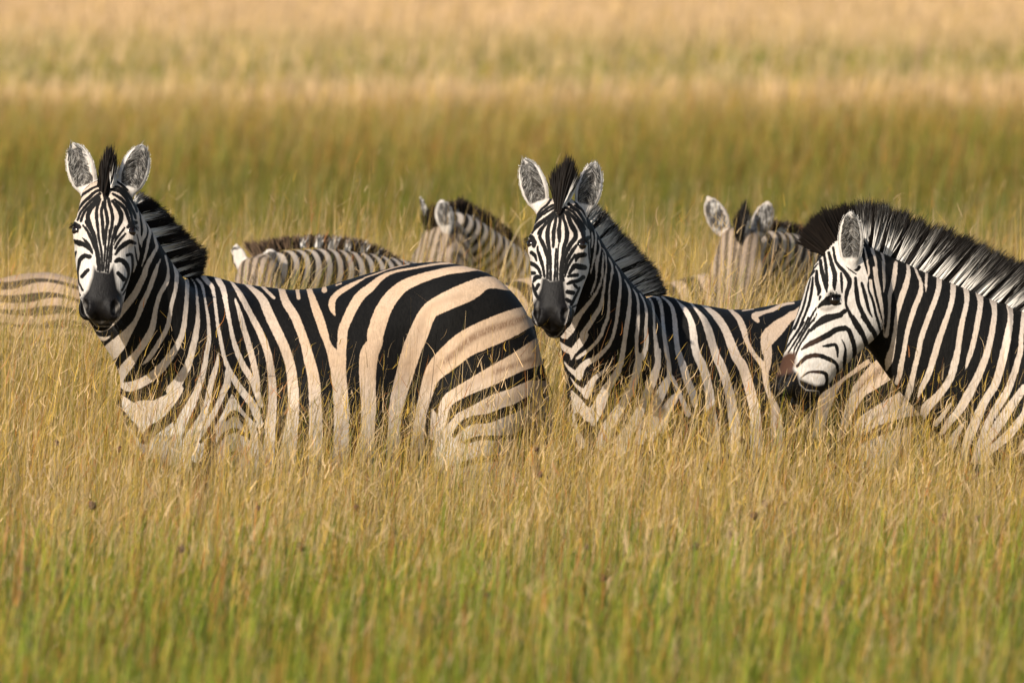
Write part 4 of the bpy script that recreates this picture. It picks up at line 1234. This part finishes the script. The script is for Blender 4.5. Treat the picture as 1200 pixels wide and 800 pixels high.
Z6 = dict(size=.86, yaw=28, Y=7.6, root=1112, h=.011, fine=False, eyes=False, dust=.75, face_dust=1.6, npitch=.058, nskew=.8, contrast=.5,
          neck=dict(a=(1000, 350, 7.3), b=(893, 296, 6.6), n=(.45, -.89), ppm=277, s=[-.4, -.1, .2, .5, .8, 1.0, 1.15], crest=[58, 56, 50, 44, 36, 28, 12], throat=[-70, -64, -56, -48, -40, -34, -14], w=[.17, .16, .14, .12, .10, .085, .05]),
          head=dict(poll=(868, 275, 6.35), axis=(-.05, -.27, -.48), face=(-.08, -.85, .5), len=.55),
          ears=[dict(base=(849, 274, 6.4), tip=(829, 230, 6.4), w=.098, front=(-.3, -1, .15)), dict(base=(887, 276, 6.4), tip=(902, 235, 6.4), w=.092, front=(.1, -1, .15))],
          mane=dict(base=[(900, 268, 6.6), (920, 274, 6.75), (945, 285, 6.95), (975, 301, 7.15), (1000, 315, 7.3)], tip=[(905, 258, 6.6), (930, 261, 6.75), (958, 270, 6.95), (988, 285, 7.15), (1012, 302, 7.3)],
                    brown=.4, n=900, band=intervals([(.1, .2), (.3, .42), (.52, .62), (.74, .84)]), dark=.6, w=.008),
          fore=dict(base=[(862, 272, 6.3), (868, 276, 6.25), (874, 272, 6.3)], tip=[(862, 255, 6.3), (873, 235, 6.3), (879, 253, 6.3)], n=450, band=intervals([(.9, 1.)])),
          label='dusty brownish zebra, ears up and face forward, half hidden in grass beside the profiled one')
Z7 = dict(size=.905, yaw=12, Y=6.0, root=-42, h=.011, fine=False, eyes=False, dust=.85, contrast=1.0, low=True, lift=-.02,
          neck=dict(a=(-195, 350, 5.7), b=(-300, 390, 5.5), n=(-.36, -.93), ppm=287, s=[-.4, -.1, .2, .5, .8, 1.0, 1.15], crest=[52, 50, 46, 42, 34, 28, 12], throat=[-64, -60, -54, -46, -38, -32, -14], w=[.16, .15, .13, .11, .095, .08, .05]),
          head=dict(poll=(-318, 392, 5.45), axis=(-.12, -.05, -.5), face=(-.9, -.1, .2), len=.52),
          ears=[dict(base=(-312, 392, 5.4), tip=(-316, 352, 5.4), w=.085), dict(base=(-312, 392, 5.55), tip=(-318, 354, 5.6), w=.085)],
          mane=dict(base=[(-300, 362, 5.45), (-250, 338, 5.6), (-200, 322, 5.7)], tip=[(-310, 342, 5.45), (-255, 316, 5.6), (-198, 304, 5.7)], brown=.4, n=700, band=intervals([(.1, .2), (.3, .42), (.52, .62), (.74, .84)]), w=.008),
          label='zebra showing only its low striped back above the grass by the left edge')
for Z in HERD_LIST if 'HERD_LIST' in globals() else (Z1, Z2, Z3, Z4, Z5, Z6, Z7):
    make_zebra(Z)
# ------------------------------------------------------------------ grass
def vnoise(x, y, f, seed):
    r = np.random.default_rng(seed)
    T = r.uniform(0, 1, (64, 64))
    x, y = x * f + 1000.3, y * f + 1000.7
    i, j = np.floor(x).astype(int), np.floor(y).astype(int)
    u, v = x - i, y - j
    u, v = u * u * (3 - 2 * u), v * v * (3 - 2 * v)
    g = lambda a, b: T[a % 64, b % 64]
    return (g(i, j) * (1 - u) + g(i + 1, j) * u) * (1 - v) + (g(i, j + 1) * (1 - u) + g(i + 1, j + 1) * u) * v


GREEN = np.array([.165, .195, .012])
DGREEN = np.array([.06, .095, .007])
OLIVE = np.array([.205, .19, .022])
GOLD = np.array([.50, .315, .056])
TAN = np.array([.62, .43, .225])
RUST = np.array([.36, .13, .028])


def fan(n, d0, d1, margin, power=1.0):
    """points spread over the wedge in front of the camera between distances d0 and d1"""
    u = rng.uniform(0, 1, n)
    d = d0 + (d1 - d0) * u ** power
    half = d * 600 / FPX + margin
    x = rng.uniform(-1, 1, n) * half
    return x, d + CAM_Y


def clear_of_animals(x, y, h):
    keep = np.ones(len(x), bool)
    for root0, R, sc in FLANK.values():
        lx = (x - root0[0]) * R[0, 0] + (y - root0[1]) * R[1, 0]
        ly = (x - root0[0]) * R[0, 1] + (y - root0[1]) * R[1, 1]
        inside = (np.abs((lx + .05) / (.80 * sc)) ** 3 + np.abs(ly / (.30 * sc)) ** 3) < 1
        keep &= ~(inside & (h > .5 * sc))
    return keep


def blades(name, x, y, h, w, lean, cbase, ctip, label, n=3, droop=0.0):
    m = clear_of_animals(x, y, h)
    x, y, h, w, lean, cbase, ctip = (a[m] for a in (x, y, h, w, lean, cbase, ctip))
    N = len(x)
    z = ground_z(x, y) - .02
    root = np.stack([x, y, z], 1)
    ang = rng.normal(0.15, 1.15, N)             # the wind leans most of it to the right
    dirv = np.stack([np.cos(ang), np.sin(ang), np.zeros(N)], 1)
    off = dirv * (lean * h)[:, None]
    tip = root + off + np.stack([np.zeros(N), np.zeros(N), h * np.sqrt(np.clip(1 - lean ** 2, .1, 1))], 1)
    bend = root + off * .18 + np.stack([np.zeros(N), np.zeros(N), h * (.55 + droop)], 1)
    if droop:
        tip[:, 2] -= h * .22 * (lean > .3) * rng.uniform(.2, 1, N)
    V, Q = ribbon(root, tip, bend, w, n)
    me = mesh_from(name, V, Q, False)
    t = np.linspace(0, 1, n + 1)[None, :, None]
    c = cbase[:, None] * (1 - t) + ctip[:, None] * t
    attr_c(me, 'tint', np.repeat(c.reshape(-1, 3), 2, axis=0))
    o = link(name, me, M_GRASS)
    o['kind'] = 'stuff'
    o['label'] = label
    o['category'] = 'grass'
    return o


def lerp(a, b, t):
    return a + (b - a) * np.clip(t, 0, 1)[:, None]


def pick(n, cols, p):
    p = np.asarray(p, float)
    i = rng.choice(len(cols), n, p=p / p.sum())
    return np.array(cols)[i] * np.exp(rng.normal(-.03, .30, n)).clip(.4, 1.6)[:, None]


def canopy(d):
    return np.interp(d, [24, 30, 36, 39, 40.5, 43, 46, 52, 60, 90, 300], [.63, .67, .76, .80, .88, 1.08, 1.13, 1.10, .98, .9, .9])


# green undergrowth leaves, 24-60 m
n = 175000
x, y = fan(n, 24.5, 60, 1.6, 1.05)
d = y - CAM_Y
gn = vnoise(x, y * .4, 1.6, 3) * .5 + vnoise(x, y, 5.5, 4) * .5
h = canopy(d) * rng.uniform(.45, .86, n) * (.8 + .4 * gn)
near = np.clip((38 - d) / 6, 0, 1)
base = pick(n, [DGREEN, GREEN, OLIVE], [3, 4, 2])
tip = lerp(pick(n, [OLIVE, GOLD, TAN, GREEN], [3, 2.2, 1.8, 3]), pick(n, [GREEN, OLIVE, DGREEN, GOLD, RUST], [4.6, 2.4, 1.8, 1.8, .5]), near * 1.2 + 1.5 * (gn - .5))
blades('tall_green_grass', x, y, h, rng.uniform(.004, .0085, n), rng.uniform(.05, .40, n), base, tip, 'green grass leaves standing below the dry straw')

# broad green leaves close to the camera
n = 46000
x, y = fan(n, 24.5, 34.5, 1.6, 1.0)
d = y - CAM_Y
gn = vnoise(x, y, 1.7, 5)
k_ = rng.uniform(0, 1, n) < np.interp(d, [24, 31, 34.5], [1, .8, .15]) * (.35 + 1.1 * gn)
x, y, d = x[k_], y[k_], d[k_]
n = len(x)
blades('broad_green_leaves', x, y, canopy(d) * rng.uniform(.7, 1.12, n), rng.uniform(.006, .013, n), rng.uniform(.03, .3, n), pick(n, [DGREEN, GREEN], [1, 1]),
       pick(n, [GREEN * 1.2, OLIVE, DGREEN, RUST, GOLD], [5, 1.6, 1.5, .9, .8]), 'broader green leaves in the nearest part of the meadow')

# dry straw with fine flowering tops, 24-62 m
n = 185000
x, y = fan(n, 24.5, 62, 1.6, 1.05)
d = y - CAM_Y
gn = 1 - (vnoise(x, y * .4, 1.6, 3) * .5 + vnoise(x, y, 5.5, 4) * .5)
gn = np.clip(.5 + (gn - .5) * 1.7, 0, 1)
keep = rng.uniform(0, 1, n) < np.interp(d, [24, 28, 31, 34, 36, 62], [.12, .15, .23, .42, .90, .75]) * (.55 + .9 * gn)
x, y, d, gn = x[keep], y[keep], d[keep], gn[keep]
n = len(x)
h = canopy(d) * rng.normal(.93, .20, n).clip(.4, 1.28) * (.85 + .28 * gn)
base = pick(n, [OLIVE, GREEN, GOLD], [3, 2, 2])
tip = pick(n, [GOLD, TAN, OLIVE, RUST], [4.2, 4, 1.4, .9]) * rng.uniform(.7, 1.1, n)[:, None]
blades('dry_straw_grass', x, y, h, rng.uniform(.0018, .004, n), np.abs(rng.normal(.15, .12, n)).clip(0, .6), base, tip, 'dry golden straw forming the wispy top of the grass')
# the fine flowering branches on those stems
ns = 110000
wt_ = np.where(d < 41, 3.0, 1.0)
pick_i = rng.choice(n, ns // 4, p=wt_ / wt_.sum())
px_, py_, ph_ = np.repeat(x[pick_i], 4), np.repeat(y[pick_i], 4), np.repeat(h[pick_i], 4)
m = clear_of_animals(px_, py_, ph_)
px_, py_, ph_ = px_[m], py_[m], ph_[m]
ns = len(px_)
r0 = np.stack([px_ + rng.normal(.03, .05, ns) * ph_, py_ + rng.normal(0, .05, ns), ground_z(px_, py_) + ph_ * rng.uniform(.72, 1.02, ns)], 1)
dv = np.stack([rng.normal(.4, .8, ns), rng.normal(0, .6, ns), rng.normal(1.1, .5, ns)], 1)
dv = dv / np.linalg.norm(dv, axis=1)[:, None] * rng.uniform(.025, .085, ns)[:, None]
V, Q = ribbon(r0, r0 + dv, r0 + dv * .5 + rng.normal(0, .012, (ns, 3)), rng.uniform(.0013, .0032, ns), 3)
me = mesh_from('grass_panicles', V, Q, False)
attr_c(me, 'tint', pick(ns, [GOLD, TAN, RUST], [4, 5, 1]).repeat(8, 0))
o = link('grass_panicles', me, M_GRASS)
o['kind'] = 'stuff'
o['category'] = 'grass'
o['label'] = 'fine flowering tops spreading from the dry straw'

# tall curved stems behind the front animals
n = 13000
x, y = fan(n, 41.3, 54, 1.5)
d = y - CAM_Y
h = np.minimum(canopy(d), 1.0) * rng.uniform(.92, 1.32, n)
blades('arching_grass_stems', x, y, h, rng.uniform(.003, .006, n), rng.uniform(.1, .8, n), pick(n, [GOLD, OLIVE], [2, 2]), pick(n, [TAN * 1.15, GOLD, OLIVE], [4, 2, 1]),
       'tall pale stems with drooping tips behind the front zebras', 6, .45)
# the palest drooping awns
n = 1100
x, y = fan(n, 41.6, 52, 1.5)
h = rng.uniform(1.0, 1.46, n)
blades('pale_drooping_awns', x, y, h, rng.uniform(.0035, .0065, n), rng.uniform(.25, .75, n), pick(n, [OLIVE, GOLD], [1, 1]), pick(n, [np.array([.78, .62, .40]), TAN], [3, 1]),
       'pale drooping awns behind the front zebras', 8, .5)
# taller tussocks standing in front of the animals at the back
for nm, (a0, a1, d0, d1, h0, h1, n), lb in (('tussock', (266, 345, 43.2, 45.2, .95, 1.34, 1000), 'tall pale tussock in front of the grazing zebra head'),
                                            ('tussock', (826, 935, 43.2, 46.0, .90, 1.29, 900), 'tall pale tussock in front of the dusty brownish zebra face'),
                                            ('tussock', (-60, 112, 42.6, 45.2, .90, 1.24, 1500), 'tall pale tussock by the left edge hiding a low striped back'),
                                            ('tussock', (770, 838, 43.2, 46.0, .90, 1.16, 260), 'tall pale tussock between the grey banded mane and the brownish zebra')):
    d = rng.uniform(d0, d1, n)
    y = d + CAM_Y
    x = (rng.uniform(a0, a1, n) - 600) / FPX * d
    o_ = blades(nm, x, y, h0 + (h1 - h0) * rng.uniform(0, 1, n) ** 1.6, rng.uniform(.003, .0065, n), rng.uniform(.05, .55, n), pick(n, [GREEN, OLIVE, GOLD], [2, 3, 1]),
                pick(n, [TAN, GOLD, OLIVE, GREEN], [3, 3, 2, 1]), lb, 6, .3)
    del o_['kind']
    o_['category'] = 'grass tussock'
    o_['group'] = 'tall tussocks in front of the zebras at the back'

# a few tall stems between the camera and the front animals
n = 5200
x, y = fan(n, 36.0, 39.2, 1.2)
h = .68 + .34 * rng.uniform(0, 1, n) ** 2.2
blades('scattered_tall_stems', x, y, h, rng.uniform(.002, .0038, n), rng.uniform(.05, .6, n), pick(n, [GREEN, OLIVE], [2, 2]), pick(n, [TAN, GOLD, GREEN], [4, 3, 1]),
       'scattered taller stems crossing the flanks of the front zebras', 6, .3)

# middle distance and far grassland
n = 270000
x, y = fan(n, 56, 135, 5, 1.25)
d = y - CAM_Y
gn = vnoise(x, y, .22, 21) * .55 + vnoise(x, y, .9, 22) * .45
h = .9 * rng.uniform(.55, 1.08, n) * (.75 + .5 * gn)
band = np.clip((d - 106 - 20 * (vnoise(x, y, .16, 41) - .5) - 10 * rng.normal(0, .5, n)) / 26, 0, 1)
wd = np.clip((d - 78) / 28, 0, 1)
cm = lerp(pick(n, [GREEN, OLIVE, GOLD, DGREEN, TAN], [3.8, 3.2, 1.3, 2.4, 1.0]), pick(n, [OLIVE, GREEN, RUST, GOLD], [3.4, 2.2, 1.7, 1.5]), wd + (gn - .5) * 1.6)
cm = lerp(cm, pick(n, [TAN, GOLD], [3, 4]), band)
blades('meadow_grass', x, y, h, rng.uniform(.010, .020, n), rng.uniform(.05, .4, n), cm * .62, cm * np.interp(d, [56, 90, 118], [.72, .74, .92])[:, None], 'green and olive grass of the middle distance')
n = 290000
x, y = fan(n, 128, 330, 14, 1.3)
d = y - CAM_Y
gn = vnoise(x, y, .09, 31) * .6 + vnoise(x, y, .35, 32) * .4
h = .95 * rng.uniform(.6, 1.1, n) * (.85 + .3 * gn)
far = np.clip((d - 160) / 45, 0, 1)
cm = lerp(pick(n, [OLIVE, TAN, GOLD, GREEN], [2.4, 3, 1.2, 1.2]), pick(n, [np.array([.66, .445, .235]), GOLD], [5, 1.0]), far + (gn - .5) * 1.0 + np.clip((138 - d) / 8, 0, 1))
blades('far_grassland', x, y, h, rng.uniform(.02, .045, n), rng.uniform(.05, .4, n), cm * .8, cm, 'pale dry grassland stretching to the far plain', 2)

# dark seed heads of sedge standing above the straw: things one can count
SEEDS = [(66, 519, 38.4), (140, 526, 38.2), (303, 595, 34.5), (352, 640, 33.2), (418, 594, 34.2), (213, 643, 32.4), (32, 667, 31.5), (628, 526, 38.0), (633, 556, 36.4), (689, 641, 33.0),
         (896, 590, 35.0), (920, 589, 35.2), (884, 604, 34.6), (868, 515, 38.4), (988, 684, 31.2), (571, 697, 30.6), (588, 742, 29.2), (815, 640, 33.0), (1107, 606, 34.8), (1145, 607, 34.6),
         (855, 626, 33.6), (706, 677, 31.8), (108, 592, 34.6)]
k = NT('sedge_seed')
c_ = k.noise(300, 3, k.n('TexCoord').outputs['Object']).outputs['Fac']
b_ = k.n('BsdfPrincipled')
k.l(k.mix(k.ramp(c_, .35, .7), (.045, .022, .012), (.13, .06, .03)), b_.inputs['Base Color'])
b_.inputs['Roughness'].default_value = .8
k.l(b_.outputs[0], k.out.inputs[0])
M_SEED = k.m
SEED_LABELS = 'slender sedge stalk topped by a dark brown seed head above the straw'


def seed_head_mesh(r):
    bm = bmesh.new()
    bmesh.ops.create_icosphere(bm, subdivisions=2, radius=r)
    for v in bm.verts:
        v.co *= random.uniform(.6, 1.3)
        v.co.z *= 1.25
    for _ in range(26):
        a = Vector((random.gauss(0, 1), random.gauss(0, 1), random.gauss(.3, 1))).normalized()
        p = a.orthogonal().normalized() * r * .18
        q = a.cross(p).normalized() * r * .18
        vs = [bm.verts.new(a * r * .6 + p), bm.verts.new(a * r * .6 - p * .5 + q), bm.verts.new(a * r * .6 - p * .5 - q), bm.verts.new(a * r * random.uniform(1.3, 1.9))]
        for i in range(3):
            bm.faces.new((vs[i], vs[(i + 1) % 3], vs[3]))
    me = bpy.data.meshes.new('seed_head')
    bm.to_mesh(me)
    bm.free()
    return me


def sedge(px, py, dist, r):
    top = P(px, py, dist + CAM_Y)
    gz = float(ground_z(np.array(top[0]), np.array(top[1])))
    foot = np.array([top[0] - random.uniform(.02, .10), top[1], gz])
    root = bpy.data.objects.new('sedge', None)
    COL.objects.link(root)
    root.location = foot
    root['label'] = SEED_LABELS
    root['category'] = 'sedge'
    root['group'] = 'dark sedge heads among the straw'
    rel = top - foot
    V, Q = ribbon(np.zeros((2, 3)), np.array([rel, rel]), np.array([rel * .5 + [-.02, 0, .05]] * 2), np.array([.004, .004]), 3, np.array([[1., 0, 0], [0, 1., 0]]))
    me = mesh_from('stalk', V, Q, False)
    attr_c(me, 'tint', np.tile(OLIVE * .8, (len(V), 1)))
    link('stalk', me, M_GRASS, root)
    h_ = link('seed_head', seed_head_mesh(r), M_SEED, root)
    h_.location = rel
    return root


for s_ in SEEDS:
    sedge(*s_, random.uniform(.0065, .0115))


def long_blade(pts, w, col0, col1, label, name='grass_blade'):
    pts = np.array([P(*q) for q in pts])
    pts = np.vstack([[pts[0][0] - .01, pts[0][1], float(ground_z(np.array(pts[0][0]), np.array(pts[0][1])))], pts])
    c = resample(pts, np.linspace(0, 1, 14))
    o0 = c[0].copy()
    c = c - o0
    side = np.array([1.0, .25, 0])
    ww = w * np.interp(np.linspace(0, 1, 14), [0, .3, .8, 1], [.7, 1, .7, .1]) * .5
    V = np.stack([c - side * ww[:, None], c + [0, w * .18, 0], c + side * ww[:, None]], 1).reshape(-1, 3)
    Q = np.array([[i * 3 + j, i * 3 + j + 1, i * 3 + j + 4, i * 3 + j + 3] for i in range(13) for j in range(2)])
    me = mesh_from(name, V, Q)
    t = np.linspace(0, 1, 14)[:, None]
    attr_c(me, 'tint', np.repeat(col0 * (1 - t) + col1 * t, 3, 0))
    o = link(name, me, M_GRASS)
    o.location = o0
    o['label'] = label
    o['category'] = 'grass blade'
    return o


long_blade([(930, 780, 29.5 - 40), (936, 730, 29.5 - 40), (941, 690, 29.5 - 40), (944, 655, 29.5 - 40)], .016, RUST * 1.2, np.array([.55, .26, .04]), 'upright orange blade among the green leaves below the profiled zebra')
long_blade([(985, 760, 30 - 40), (930, 725, 30 - 40), (880, 690, 30.2 - 40), (850, 660, 30.4 - 40)], .009, OLIVE, np.array([.42, .38, .07]), 'yellow green blade fallen diagonally to the left in the lower right grass')
long_blade([(660, 545, 36.5 - 40), (680, 580, 36.3 - 40), (694, 612, 36 - 40)][::-1], .007, GOLD, np.array([.60, .42, .12]), 'bright straw slanting left below the chest of the middle zebra')
